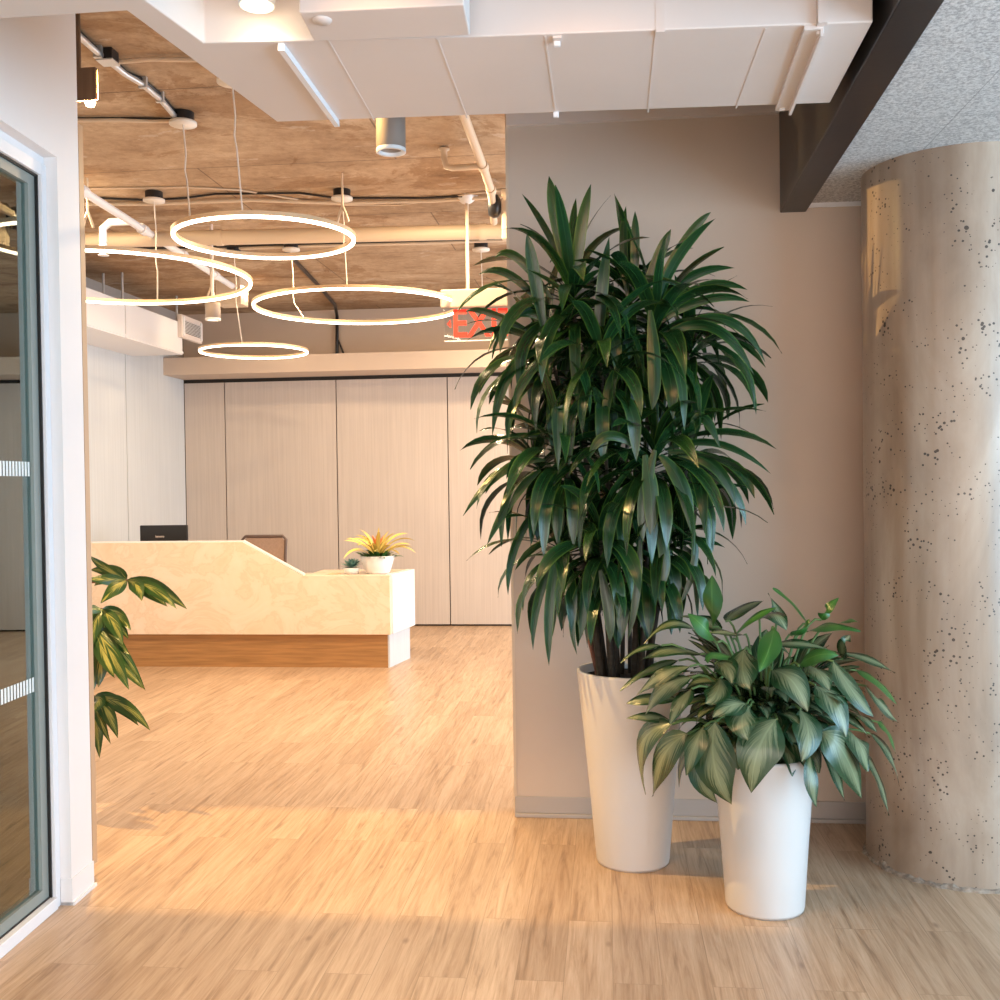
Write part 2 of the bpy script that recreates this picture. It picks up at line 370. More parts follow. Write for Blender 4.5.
# lobby left wall
b = MB(); b.cur = 1; b.box((XL-.2, 3.8, 0), (XL-.03, YB+.2, ZS)); b.cur = 0
sy = [3.86, 5.4, 7.1, Xp(127, 450, XL)[1], YB]
for y0, y1 in zip(sy, sy[1:]): b.box((XL-.03, y0+.006, .01), (XL, y1-.006, 3.0))
b.cur = 2; b.box((XL-.03, 3.86, 3.0), (XL-.004, YB, ZS))  # darker grey upper wall: shade above the side duct put into the colour
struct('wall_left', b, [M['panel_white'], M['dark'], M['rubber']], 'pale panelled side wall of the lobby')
# lobby right wall with a window (daylight)
def windowed(axis, pos, a0, a1, z1, w0, w1, wz0, wz1, th, name, label, wname, cols=3):
    b = MB()
    def bx(p, q, zz0, zz1, mb, d0=0, d1=th):
        if axis == 'x': mb.box((pos+d0, p, zz0), (pos+d1, q, zz1))
        else: mb.box((p, pos+d0, zz0), (q, pos+d1, zz1))
    bx(a0, w0, 0, z1, b); bx(w1, a1, 0, z1, b); bx(w0, w1, 0, wz0, b); bx(w0, w1, wz1, z1, b)
    struct(name, b, M['paint'], label)
    f = MB(); e = .05
    bx(w0, w1, wz0, wz0+e, f, th*.3, th*.7); bx(w0, w1, wz1-e, wz1, f, th*.3, th*.7)
    for i in range(cols+1):
        c = w0+(w1-w0)*i/cols; bx(max(w0, c-e/2), min(w1, c+e/2), wz0, wz1, f, th*.3, th*.7)
    fo = f.build(wname, M['trim_white']); fo['kind'] = 'structure'
    p = MB(); bx(w0+.01, w1-.01, wz0+.02, wz1-.02, p, th*.45, th*.5); p.build('pane', M['pane'], fo)
windowed('x', XLR, YW+.15, YB+.2, ZS, 5.6, 10.4, .3, 2.9, .2, 'wall_lobby_right', 'lobby wall opposite the pale panels, with a wide window', 'window_1', 4)
windowed('x', XR, YBK-.2, YW, ZS, -2.6, 3.9, .15, 2.65, .2, 'wall_window_side', 'outer wall with a long window band', 'window_2', 5)
windowed('y', YBK-.2, -2.2, XR+.2, ZS, -1.7, 3.9, .15, 2.65, .2, 'wall_front', 'outer wall behind the viewpoint, with windows', 'window_3', 4)

# acoustic ceiling and the dark steel beam
sl = .0207
bxl = lambda y: .788-sl*(YW-y); bxr = lambda y: .902-sl*(YW-y)
struct('ceiling_acoustic', MB().prism([(bxr(YBK), YBK), (XR, YBK), (XR, YW), (bxr(YW), YW)], 2.785, 2.83), M['acoustic'], 'grey speckled acoustic ceiling beside the dark beam')
struct('trim_4', MB().prism([(bxl(YBK), YBK), (bxr(YBK), YBK), (bxr(YW), YW), (bxl(YW), YW)], 2.748, ZS), M['beam'], 'dark painted steel beam', .004)
struct('trim_5', MB().box((bxr(YW), YW-.008, 2.765), (XR, YW, 2.785)), M['trim_white'], 'slim edge trim between acoustic ceiling and wall')

# concrete column
cc = (1.408, 4.375, 0); cr = .358
b = MB(); b.lathe([(cr, 0), (cr, .4), (cr, 1.2), (cr, 2.0), (cr, 2.785)], cc, 96)
col_o = struct('concrete_column', b, M['column'], 'round bare concrete column pitted with air holes')
b = MB(); rnd = random.Random(3); n = 110; vs = []; 
for i in range(n):
    a = 2*math.pi*i/n; d = .006+.014*abs(mnoise.noise(Vector((math.cos(a)*5, math.sin(a)*5, 1))))+rnd.random()*.005; hz = .012+.03*abs(mnoise.noise(Vector((math.cos(a)*7, math.sin(a)*7, 5))))
    vs += [(cc[0]+(cr+d)*math.cos(a), cc[1]+(cr+d)*math.sin(a), 0), (cc[0]+(cr+d*.8)*math.cos(a), cc[1]+(cr+d*.8)*math.sin(a), hz*.6), (cc[0]+(cr-.002)*math.cos(a), cc[1]+(cr-.002)*math.sin(a), hz)]
b.add(vs, [f for i in range(n) for f in ((3*i, 3*((i+1)%n), 3*((i+1)%n)+1, 3*i+1), (3*i+1, 3*((i+1)%n)+1, 3*((i+1)%n)+2, 3*i+2))])
b.build('broken_edge', M['rough_concrete'], col_o)['label'] = 'chipped ragged grout at the column foot'

# meeting room wall with the glass door on the left; local axes: u along the wall (away), v out into the hall
PO = Vector((-2.003, 3.668, 0)); UD = Vector((-.058, 1, 0)).normalized(); VD = Vector((UD.y, -UD.x, 0))
def wl(u, v, z): return PO+UD*u+VD*v+Vector((0, 0, z))
class WB(MB):
    def wbox(s, u0, u1, v0, v1, z0, z1):
        return s.prism([wl(u0,v0,0)[:2], wl(u1,v0,0)[:2], wl(u1,v1,0)[:2], wl(u0,v1,0)[:2]], z0, z1)
UN = -3.2     # near end of the glazing (behind the viewpoint)
zh = 2.775    # head of the opening
b = WB(); b.wbox(0, .178, -.16, 0, 0, ZS); b.wbox(UN, 0, -.16, 0, zh, ZS); b.wbox(-7.7, UN, -.16, 0, 0, ZS)
struct('wall_door_side', b, M['white_paint'], 'white wall and pier around the glass door')
b = WB(); b.wbox(-.004, .182, -.04, .004, 0, .10); b.wbox(-.004, .19, -.04, .012, 0, .012)
struct('baseboard_left', b, M['white_paint'], 'white baseboard round the pier beside the glass door')
b = WB(); b.wbox(UN, -.035, -.10, -.042, zh-.075, zh-.03); b.wbox(-.035, 0, -.10, -.042, .0, zh-.03); b.wbox(UN, -.035, -.12, -.035, 0, .045)
b.wbox(UN, -.0, -.16, -.05, zh-.03, zh)
struct('trim_6', b, M['trim_white'], 'white metal frame of the glass door', .002)
b = WB(); b.wbox(-.0345, 0, -.101, -.043, 0, .001)
# glass door: rails, gasket, pane, film
do = thing('door_1', wl(-.5, -.08, 0), 'glass door in a white frame at the left edge', 'door'); del do['category']; do['kind'] = 'structure'
b = WB(); b.wbox(-.044, -.037, -.09, -.055, .045, zh-.075); b.wbox(UN, -.037, -.09, -.055, zh-.083, zh-.075); b.wbox(UN, -.037, -.09, -.06, .045, .05); b.build('gasket', M['gasket'], do)
b = WB(); b.wbox(-.092, -.045, -.095, -.065, .05, zh-.083); b.wbox(UN, -.092, -.095, -.065, zh-.12, zh-.083); b.wbox(UN, -.092, -.095, -.065, .05, .09); b.build('door_rail', M['stile'], do)
b = WB(); b.wbox(UN, -.09, -.084, -.078, .08, zh-.11); b.build('glass_pane', M['glass'], do)
for zz in (1.625, .845):
    b = WB(); u = -.10
    while u > -1.6: b.wbox(u-.0125, u, -.0775, -.0765, zz-.026, zz+.026); u -= .0215
    b.build('frosted_band', M['frost'], do)['label'] = 'row of small white frosted bars on the glass, '+('eye level' if zz > 1 else 'knee level')
# meeting room behind the glass
b = MB(); b.box((XL-.1, YBK-.2, 0), (XL+.0, 3.72, ZS)); b.box((XL, 3.72, 0), (-2.15, 3.845, ZS)); b.box((XL, YBK-.2, 0), (-1.6, YBK, ZS))
b.box((XL, YBK, 2.9), (-2.1, 3.72, 2.95))
struct('wall_meeting_room', b, M['room'], 'grey green walls of the room behind the glass door')
struct('floor_meeting_room', MB().prism([(XL, YBK), tuple(wl(-7.6, -.17, 0)[:2]), tuple(wl(.04, -.17, 0)[:2]), (XL, 3.72)], .0, .006), M['carpet'], 'dark carpet behind the glass door')
# oak edged cladding on the lobby side of the pier
xr = Yp(95.5, 800, 3.93)[0]
struct('trim_7', MB().box((-2.6, 3.90, Yp(95, 863, 3.92)[2]), (xr, 3.935, 2.98)), [M['bronze_edge']], 'thin oak cladding edge behind the white pier')

# ================================================================ ducts
zd = 2.765
P = lambda x, y: tuple(Zp(x, y, zd)[:2])
poly = [(-2.0, .9), (-2.0, 2.80), P(127, 11), P(277, 122), P(830, 103), P(873, 22), (.80, 3.13), P(470, 37), P(204, 43), P(145, 0), (-1.3, .9)]
poly[1] = (-2.0, P(127,11)[1]-.01)
dt = thing('supply_duct', (0, 3.4, zd), 'large white painted duct crossing overhead with ribbed underside', 'duct')
MB().prism([(-1.80, .9), (-1.80, P(127,11)[1]), P(127,11), P(277,122), P(830,103), P(873,22), P(470,37), P(204,43), P(145,0), (-1.35, .9)], zd, ZS-.005).build('duct_body', M['duct'], dt, .004)
def rib(pa, pb, w, h, name='seam_rib', m='duct'):
    a = Zp(*pa, zd); c = Zp(*pb, zd); d = (c-a).normalized(); s = Vector((d.y, -d.x, 0))*w/2
    return MB().prismdir([a-s, a+s, c+s, c-s], (0, 0, -h)).build(name, M[m], dt)
for pa, pb in (((328, 40), (374, 120)), ((437, 38), (467, 118)), ((545, 36), (556, 114)), ((656, 32), (648, 112)), ((766, 28), (736, 108))): rib(pa, pb, .005, .0015)
rib((281, 43), (337, 121), .017, .02, 'angle_rail', 'trim_white'); rib((814, 25), (783, 107), .05, .012, 'angle_rail'); rib((822, 25), (790, 106), .008, .03, 'angle_rail')
# straps on the near face
yf1 = P(204, 43)[1]; 
for px in (557, 660, 822):
    a = Yp(px, 20, yf1+.05 if px < 480 else P(600,35)[1])
    MB().box((a.x-.012, a.y-.012, zd-.006), (a.x+.012, a.y+.02, ZS-.01)).build('hanger_strap', M['duct'], dt)
for pa in ((557, 40), (820, 28), (556, 112), (782, 105), (283, 46)):
    a = Zp(*pa, zd); MB().box((a.x-.009, a.y-.007, zd-.018), (a.x+.009, a.y+.007, zd)).build('clip', M['trim_white'], dt, .002)
# access box hung on the near face
bo = thing('access_box', Zp(390, 20, zd), 'white rectangular box fixed to the near side of the large duct', 'box')
q = [P(299, 8), P(464, 0), P(470, 31), P(314, 37)]
MB().prism(q, zd-.012, zd+.22).build('housing', M['duct'], bo, .004)
k = Zp(322, 20, zd-.012); MB().lathe([(0, -.006), (.022, -.006), (.026, 0)], k, 24).build('round_cap', M['duct'], bo)

# duct along the lobby's left wall
zq = Xp(131, 356, XL)[2]; xq = Zp(183, 355, zq)[0]; yq = Zp(160, 355.5, zq)[1]
zq2 = Xp(81, 285, xq)[2]
print('hvac', zq, xq, yq, zq2, 'fascia', zf, yf, zt)
hv = thing('side_duct', (XL, 7, zq), 'white boxed duct running high along the pale side wall', 'duct')
MB().box((XL+.002, 5.6, zq), (xq, yq, zq2)).build('duct_body', M['trim_white'], hv, .004)
MB().box((xq, 5.6, zq+.012), (xq+.01, yq, zq+.03)).build('edge_flange', M['trim_white'], hv)
a = Xp(125, 300, xq); MB().box((xq, a.y-.01, zq), (xq+.012, a.y+.01, zq2)).build('seam_rib', M['trim_white'], hv)
z0 = zq+.16; pa = Zp(182, 337, z0); pb = Zp(199, 344, z0); z1 = Yp(182, 314, pa.y)[2]
gb = thing('grille_box', (pa.x-.1, (pa.y+pb.y)/2, z0), 'white diffuser box with slatted side grille at the end of the side duct', 'air diffuser')
MB().box((xq, pa.y, z0), (pa.x, pb.y, z1)).build('housing', M['duct'], gb, .003)
MB().box((pa.x, pa.y+.04, z0+.05), (pa.x+.004, pb.y-.04, z1-.05)).build('grille_recess', M['dark'], gb)
s = MB(); nz = 9
for i in range(nz):
    z = z0+.05+(z1-z0-.1)*(i+.5)/nz; s.box((pa.x+.004, pa.y+.04, z-.0025), (pa.x+.012, pb.y-.04, z+.0025))
for yy in (pa.y+.02, pb.y-.05): s.box((pa.x, yy, z0+.02), (pa.x+.014, yy+.03, z1-.02))
s.build('grille', M['trim_white'], gb)
for i, (px, y0) in enumerate(((103, 262), (122, 273), (176, 271))):
    p = Xp(px, y0, xq-.12 if i else xq-.3)
    tag(MB().tube([(p.x, p.y, zq2), (p.x, p.y, ZS)], .012, 8).build('hanger_rod', M['steel']), ('thick dark hanger rod nearest the white pier, above the side duct', 'slim hanger rod midway along the side duct', 'slim hanger rod above the grille end of the side duct')[i], 'hanger rod', 'rods holding the side duct')

# ================================================================ pipes, conduits, ceiling fittings
def pipe(name, label, cat, pts, r, m='cream', group=None, fit=()):
    if fit:
        t = thing(name, pts[0], label, cat, group); MB().tube(pts, r, 12).build('tube', M[m], t)
        for p, rr, h, d in fit:
            MB().tube([Vector(p)-Vector(d)*h/2, Vector(p)+Vector(d)*h/2], rr, 12).build('coupling', M[m], t)
        return t
    return tag(MB().tube(pts, r, 10).build(name, M[m]), label, cat, group)
zp = 3.30
a = Zp(60, 241, zp); c = Zp(520, 231, zp)
pipe('main_pipe', 'thick cream pipe running straight across under the slab behind the highest ring light', 'pipe', [a, c], .052, fit=[(a.lerp(c, .35), .058, .05, (c-a).normalized()), (a.lerp(c, .92), .058, .05, (c-a).normalized())])
zc = ZS-.02
def zl(l, z=zc): return [Zp(x, y, z) for x, y in l]
pipe('cable_run', 'black cable beside the grey conduit from the junction box to the nearest canopy', 'cable', zl([(60,8),(80,33),(97,50),(112,58),(125,72),(143,80),(162,96),(180,119)], ZS-.012), .010, 'black')
pipe('steel_conduit', 'grey conduit slanting from the top left to the nearest canopy', 'conduit', zl([(58,10),(79,36),(98,53),(110,62),(125,74),(142,84),(160,99),(179,121)], ZS-.035), .014, 'steel')
pipe('cream_conduit', 'short cream conduit running right from the junction box', 'conduit', zl([(115,62),(150,59),(215,60)]), .011, 'cream')
jb = Zp(108, 64, ZS-.06); t = thing('junction_box', (jb.x, jb.y, ZS-.07), 'grey metal junction box where the slanting conduit meets the cream one', 'junction box')
MB().box((jb.x-.035, jb.y-.035, ZS-.05), (jb.x+.035, jb.y+.035, ZS)).build('housing', M['black'], t, .004)
MB().box((jb.x-.038, jb.y-.038, ZS-.056), (jb.x+.038, jb.y+.038, ZS-.05)).build('cover_plate', M['steel'], t)
for p in ((98, 54), (143, 84.5), (160, 99)):
    q = Zp(*p, ZS-.035); tag(MB().box((q.x-.019, q.y-.009, ZS-.052), (q.x+.019, q.y+.009, ZS)).build('pipe_clamp', M['steel']), 'small steel clamp on the slanting grey conduit, '+{98:'nearest the door',143:'midway',160:'nearest the canopy'}[p[0]], 'clamp')
pipe('thin_conduit', 'thin conduit crossing left of the nearest canopy', 'conduit', zl([(60,120.5),(120,120),(150,121),(172,121)]), .010, 'cream')
pipe('dark_cable', 'dark cable along the thin conduit left of the nearest canopy', 'cable', zl([(60,118.5),(130,118),(172,119)], ZS-.01), .006, 'black')
pipe('long_conduit', 'long thin conduit in front of the thick cream pipe, lower of the pair', 'conduit', zl([(60,204),(150,204),(250,200),(340,203),(430,201),(512,196)]), .013, 'cream')
pipe('long_cable', 'dark cable above the long conduit in front of the thick pipe', 'cable', zl([(60,196),(120,199),(150,200),(185,198),(215,194),(300,193),(335,198),(420,198),(468,196)], ZS-.012), .0075, 'black')
pipe('wavy_cable', 'pale cable wandering beside the long conduit', 'cable', zl([(60,189),(130,188),(185,187),(240,190),(300,200),(345,205),(400,205),(440,199),(468,194),(512,189)], ZS-.008), .006, 'cream')
pipe('rear_conduit', 'thin conduit behind the thick cream pipe', 'conduit', zl([(60,252),(200,250),(300,246),(420,243),(512,240)]), .014, 'cream')
pipe('rear_cable', 'dark cable behind the thick cream pipe', 'cable', zl([(60,249.5),(200,247.5),(300,244),(420,241),(512,238)], ZS-.013), .008, 'black')
pts = [Zp(285,250,ZS-.01), Zp(318,285,ZS-.01), Zp(335,305,ZS-.02), Yp(337, 316, YB-.03), Yp(337, 357, YB-.03)]
pipe('hanging_cable', 'dark cable running back and dropping down above the beige panels', 'cable', pts, .018, 'black')
pipe('branch_cable', 'short dark cable beside the drop above the beige panels', 'cable', [Yp(338, 340, YB-.03), Yp(345, 357, YB-.03)], .010, 'black')
# sprinkler pipes
l = [Zp(462,110,3.38), Zp(470,132,3.38), Zp(483,166,3.36), Zp(491,190,3.34), Zp(494,222,3.30)]
t = pipe('sprinkler_pipe', 'cream sprinkler pipe coming down beside the partition edge', 'pipe', l, .024, fit=[(l[2], .031, .07, (l[2]-l[1]).normalized()), (l[3], .031, .07, (l[3]-l[2]).normalized())])
q = Yp(452, 168, l[2].y); MB().tube([l[2], q, q+Vector((-.035, 0, .01)), q+Vector((-.045, 0, .06))], .018, 10).build('elbow', M['cream'], t)
MB().lathe([(.018,.06),(.018,.10),(.032,.105),(.032,.112),(.008,.115)], q+Vector((-.045,0,0)), 14).build('sprinkler_head', M['cream'], t)
a = Zp(70, 183, 3.32); c = Zp(232, 286, 3.32); a2 = Zp(78, 188, 3.32)
t = pipe('sprinkler_pipe', 'pale sprinkler pipe slanting back behind the ring lights on the left', 'pipe', [a, a.lerp(c,.5), c], .026, 'trim_white', fit=[(a.lerp(c,f_), .036, .08, (c-a).normalized()) for f_ in (.05,.35,.6,.85)])
q = a.lerp(c, .28); MB().tube([q, q+Vector((-.14,.0,.0)), q+Vector((-.19,0,-.04)), q+Vector((-.19,0,-.13))], .026, 10).build('elbow', M['trim_white'], t)
MB().lathe([(.02,-.13),(.03,-.16),(.012,-.17),(.012,-.21),(.035,-.215),(.035,-.22),(0,-.22)], q+Vector((-.19,0,0)), 14).build('sprinkler_head', M['trim_white'], t)
for (px, y0, y1), lb in zip(((87,178,228),(342,173,222),(210,238,300)), ('thin pipe hanger by the door side end of the thick cream pipe', 'thin pipe hanger behind the right side of the highest ring', 'thin pipe hanger above the small round downlight')):
    q = Zp(px, y0, ZS); t = thing('pipe_hanger', (q.x, q.y, zp-.06), lb, 'pipe hanger', 'hangers of the thick cream pipe')
    q2 = Yp(px, y1, q.y)
    MB().tube([(q.x,q.y,ZS), (q.x,q.y,q2.z+.1)], .007, 8).build('rod', M['cream'], t)
    MB().tube([(q.x,q.y,q2.z+.1),(q.x-.02,q.y,q2.z+.05),(q.x-.035,q.y,q2.z)], .009, 8).tube([(q.x,q.y,q2.z+.1),(q.x+.02,q.y,q2.z+.05),(q.x+.035,q.y,q2.z)], .009, 8).build('clevis', M['cream'], t)
# black dome and bracket at the partition edge
y_ = 6.6; q = Yp(503, 215, y_)
t = thing('wall_bracket', (q.x, y_, q.z-.15), 'cream upright bracket with round black sounder beside the partition edge', 'bracket')
MB().box((q.x-.006, y_-.03, Yp(503,240,y_)[2]), (q.x+.14, y_+.03, Yp(503,190,y_)[2])).build('channel', M['cream'], t, .004)
MB().lathe([(0,-.02),(.04,-.018),(.07,0),(.075,.03),(.06,.06),(0,.065)], (0,0,0), 24).build('round_sounder', M['black'], t, origin=(0,0,0))
o = t.children[-1]; o.location = Yp(498, 206, y_)-t.location; o.rotation_euler = (0, -R(90), 0)

# round downlight canisters
def canister(px, py, z, r, h, label, face='lampdim'):
    c_ = Zp(px, py, z); t = thing('downlight', (c_.x, c_.y, z), label, 'downlight')
    b = MB(); b.lathe([(r*.80, .03), (r*.82, 0), (r, 0), (r, h*.8), (r*.96, h), (0, h)], c_, 40); b.build('housing', M['taupe'], t)
    MB().lathe([(r*.80,.012),(r*.80,-.002),(r*1.01,-.002),(r*1.01,.012)], c_, 40).build('rim', M['trim_white'], t)
    MB().disc((c_.x, c_.y, z+.03), r*.81, 40, True).build('lamp_face', M[face], t)
    MB().tube([(c_.x, c_.y, z+h), (c_.x, c_.y, ZS)], .012, 8).build('stem', M['duct'], t)
    return c_
LD1 = canister(391, 152, 2.90, .060, .18, 'taupe cylinder downlight just behind the large duct')
LD2 = canister(213, 320, 2.78, .055, .13, 'small white cylinder downlight above the lowest ring', 'lampwarm')
q = Zp(232, 292, ZS-.12)
tag(MB().box((q.x-.12, q.y-.1, ZS-.25), (q.x+.12, q.y+.1, ZS-.001)).build('ceiling_box', M['cream'], bevel=.005), 'cream box on the slab behind the small white downlight', 'box')
# bright spot in front of the duct
c_ = Yp(257, 6, 2.69); t = thing('downlight', c_, 'bright round downlight shining on the near face of the large duct', 'downlight')
b = MB(); b.lathe([(.036,.02),(.040,0),(.048,0),(.048,.12),(.03,.16),(0,.16)], c_, 40); b.build('housing', M['trim_white'], t)
MB().disc((c_.x, c_.y, c_.z+.012), .041, 40, True).build('lamp_face', M['lampwarm'], t)
MB().tube([(c_.x, c_.y, c_.z+.15), (c_.x, c_.y, ZS)], .012, 8).build('stem', M['trim_white'], t)
LS = c_.copy()
# slatted bronze lamp box behind the pier
q_ = Zp(98, 101, 3.10); BX, BYF = q_.x, q_.y; BY = 3.99; b = MB(); print('BOX', q_)
LB = Vector((BX-.035, 4.0, 3.135))
t = thing('lamp_box', (BX-.1, BY, 3.03), 'bronze slatted square lamp box with a bright bulb behind the white pier', 'lamp box')
z0, z1 = 3.10, Yp(98, 70, BYF)[2]; bw = (BYF-BY+.024)/3
for i in range(3):
    b.box((BX-.002, BY-.024+i*bw, z0), (BX+.006, BY-.024+(i+1)*bw-.005, z1))
b.build('slatted_side', M['bronze'], t)
b = MB(); b.box((BX-.22, BY-.024, z0-.005), (BX, BY-.018, z1)); b.box((BX-.22, BYF-.005, z0), (BX, BYF, z1)); b.box((BX-.225, BY-.02, z0), (BX-.22, BYF, z1)); b.box((BX-.22, BY-.02, z1-.01), (BX, BYF, z1)); b.build('housing', M['bronze'], t)
b = MB(); b.lathe([(0,-.02),(.016,-.016),(.022,0),(.018,.015),(.01,.03),(0,.03)], LB+Vector((-.015,.03,-.025)), 20); b.build('bulb', M['lampwarm'], t)
MB().tube([(BX-.1, BY+.05, z1), (BX-.1, BY+.05, ZS)], .01, 8).build('stem', M['bronze'], t)
# ================================================================ ring pendants
def canopy(pt, par, r=.066):
    z = ZS
    MB().lathe([(0,-.065),(r*1.05,-.065),(r*1.05,-.05),(r*.9,-.05)], (pt[0],pt[1],z), 32).build('canopy_plate', M['cablewhite'], par)
    MB().lathe([(r*.85,-.05),(r*.85,-.002)], (pt[0],pt[1],z), 32).build('canopy_can', M['black'], par)
def ring(cx, cy, rx, zr, label, cables, tilt=0):
    c_ = Zp(cx, cy, zr); dist = c_.x*Yc[2]*0 + (Xc[2]*c_.x+Yc[2]*c_.y+Zc[2]*(zr-H)); r = rx/F*dist
    t = thing('ring_pendant_light', c_, label, 'pendant light', 'glowing ring pendants over the lobby')
    w = .015; N = 120
    def sect(prof):
        vs = []; fs = []; k = len(prof)
        for i in range(N):
            a = 2*math.pi*i/N
            for dr, dz in prof: vs.append((c_.x+(r+dr)*math.cos(a), c_.y+(r+dr)*math.sin(a), zr+dz))
        for i in range(N):
            for j in range(k): fs.append((i*k+j, i*k+(j+1)%k, ((i+1)%N)*k+(j+1)%k, ((i+1)%N)*k+j))
        return MB().add(vs, fs, smooth=False)
    sect([(-w/2-.004,.010),(w/2+.004,.010),(w/2+.004,.030),(-w/2-.004,.030)]).build('ring_casing', M['ringgold'], t)
    sect([(-w/2,0),(-w/2+.004,-.004),(w/2-.004,-.004),(w/2,0),(w/2,.010),(-w/2,.010)]).build('led_diffuser', M['led'], t)
    for (ax, can, sag) in cables:      # angle on the ring, canopy pixel
        a = R(ax); p0 = Vector((c_.x+r*math.cos(a), c_.y+r*math.sin(a), zr+.030)); q = Zp(can[0], can[1], ZS-.06)
        hz = p0.z+min(.35, (ZS-p0.z)*.4)
        e = Vector((q.x, q.y, ZS-.06)); k = Vector((e.x*.92+p0.x*.08+.01, e.y*.92+p0.y*.08, p0.z+sag))
        pts = [e, e.lerp(k,.5)+Vector((.006,0,0)), k-Vector((.006,0,-.06)), k+Vector((.004,0,-.0)), p0]
        MB().tube(pts, .0042, 6).build('suspension_cable', M['cablewhite'], t)
    for can in {c[1] for c in cables}:
        cn = Zp(can[0], can[1], ZS-.06); canopy((cn.x, cn.y), t)
    return c_, r
# ring: cables rise to canopies on the slab
def ang(cx, cy, zr, px, py):  # ring angle whose point shows at a pixel
    c_ = Zp(cx, cy, zr); p = Zp(px, py, zr); return math.degrees(math.atan2(p.y-c_.y, p.x-c_.x))
R1 = ring(265, 240, 88, 2.78, 'topmost glowing ring pendant, in front of the thick cream pipe', [(ang(264,239,2.78,187,222), (183,124), .3), (ang(264,239,2.78,237,212), (232,82), .3)])
R2 = ring(112, 281, 135, 2.78, 'largest glowing ring pendant, cut off by the white pier on the left', [(ang(112,281,2.78,165,308), (154,201), .16)])
R3 = ring(358, 308.5, 102, 2.78, 'wide glowing ring pendant ending at the exit sign', [(ang(357,306,2.78,298,320), (291,250), .18), (ang(357,306,2.78,345,285), (342,199), .25)])
R4 = ring(254, 352.5, 52.5, 2.78, 'smallest and lowest-looking glowing ring pendant, nearest the beige panels', [(ang(254,350,2.78,237,340), (234,254), .18)])
cn = Zp(481, 250, ZS-.06); t = thing('ceiling_canopy', (cn.x, cn.y, ZS-.07), 'round white canopy with a thin cable behind the exit sign rod', 'ceiling canopy'); canopy((cn.x, cn.y), t); MB().tube([(cn.x,cn.y,ZS-.06),(cn.x+.01,cn.y,2.9)], .004, 6).build('suspension_cable', M['cablewhite'], t)

# ================================================================ exit sign
ye = 6.95
def E_(px, py, dy=0): return Yp(px, py, ye+dy)
t = thing('exit_sign', E_(481, 342), 'clear hanging sign with red EXIT letters beside the tree leaves', 'exit sign')
a = E_(441, 309); c_ = E_(521, 296)
MB().box((a.x, ye-.035, a.z), (c_.x, ye+.035, a.z+.125)).build('sign_housing', M['sign_cream'], t, .01)
a2 = E_(444.5, 342); c2 = E_(518, 309)
MB().box((a2.x, ye-.004, a2.z), (c2.x, ye+.004, a.z)).build('sign_panel', M['acrylic'], t)
MB().box((a2.x, ye-.006, a2.z), (c2.x, ye+.006, a2.z+.008)).build('panel_edge', M['trim_white'], t)
b1 = E_(452, 337)
tx = text_mesh('sign_lettering', 'EXIT', .262, .002, M['red'], t, (b1.x, ye-.007, b1.z), (R(90), 0, 0)); tx.scale = (.82, 1, 1)
bb = MB(); b3 = E_(451, 324); bb.prismdir([b3+Vector((-.028,-.003,0)), b3+Vector((.0,-.003,-.03)), b3+Vector((.0,-.003,.03))], (0,-.003,0)); bb.build('arrow_mark', M['red'], t)
r0 = E_(468, 296); MB().tube([(r0.x, ye, a.z+.12), (r0.x, ye, ZS-.05)], .012, 10).build('hanging_rod', M['cream'], t)
MB().lathe([(0,-.05),(.03,-.05),(.075,-.015),(.075,0)], (r0.x, ye, ZS), 4).build('mount_canopy', M['trim_white'], t)

# ================================================================ reception desk
YD = 8.60
zt_ = 1.080; zl_ = .792; zb_ = .288
t = thing('reception_desk', (-3.3, YD+.35, 0), 'long reception desk with glowing veined stone front on an oak plinth', 'reception desk')
xe = Yp(390, 600, YD)[0]
XA = Yp(242, 541, YD)[0]; XB_ = Yp(302, 576, YD)[0]
prof = [(XL+.01, zb_), (xe, zb_), (xe, zl_), (XB_, zl_), (XA, zt_), (XL+.01, zt_)]
MB().prismdir([(x, YD, z) for x, z in prof][::-1], (0, .07, 0)).build('stone_front', M['stone'], t, .003)
ytop = 9.2; xf = Yp(415, 600, ytop)[0]; sx_ = (xf-xe)/(ytop-YD)
xa = lambda y, i=0: xe-i+sx_*(y-YD)
MB().prism([(xa(YD+.07,.07), YD+.07), (xa(YD+.07), YD+.07), (xf, ytop), (xa(ytop,.07), ytop)], zb_, zl_).build('end_panel', M['solid_white'], t, .003)
MB().prism([(XB_+.02, YD+.07), (xa(YD+.07,.07), YD+.07), (xa(ytop,.07), ytop), (XB_+.02, ytop)], zl_-.04, zl_-.001).box((XL+.01, YD+.07, .70), (XB_+.02, YD+.85, .74)).build('counter_top', M['stone'], t, .002)
MB().prismdir([(XL+.01, YD+.005, zt_), (XA, YD+.005, zt_), (XB_+.01, YD+.005, zl_), (XB_+.01, YD+.005, zl_+.012), (XA+.005, YD+.005, zt_+.012), (XL+.01, YD+.005, zt_+.012)], (0, .06, 0)).build('top_cap', M['solid_white'], t)
MB().prism([(XL+.01, YD+.055), (xa(YD+.055,.045), YD+.055), (xa(ytop-.06,.045), ytop-.06), (XL+.01, ytop-.06)], 0, zb_).build('plinth', M['oak'], t)
MB().prism([(xa(YD+.055,.045), YD+.055), (xa(YD+.055,.03), YD+.055), (xa(ytop-.06,.03), ytop-.06), (xa(ytop-.06,.045), ytop-.06)], 0, zb_).build('plinth_end', M['panel_white'], t)
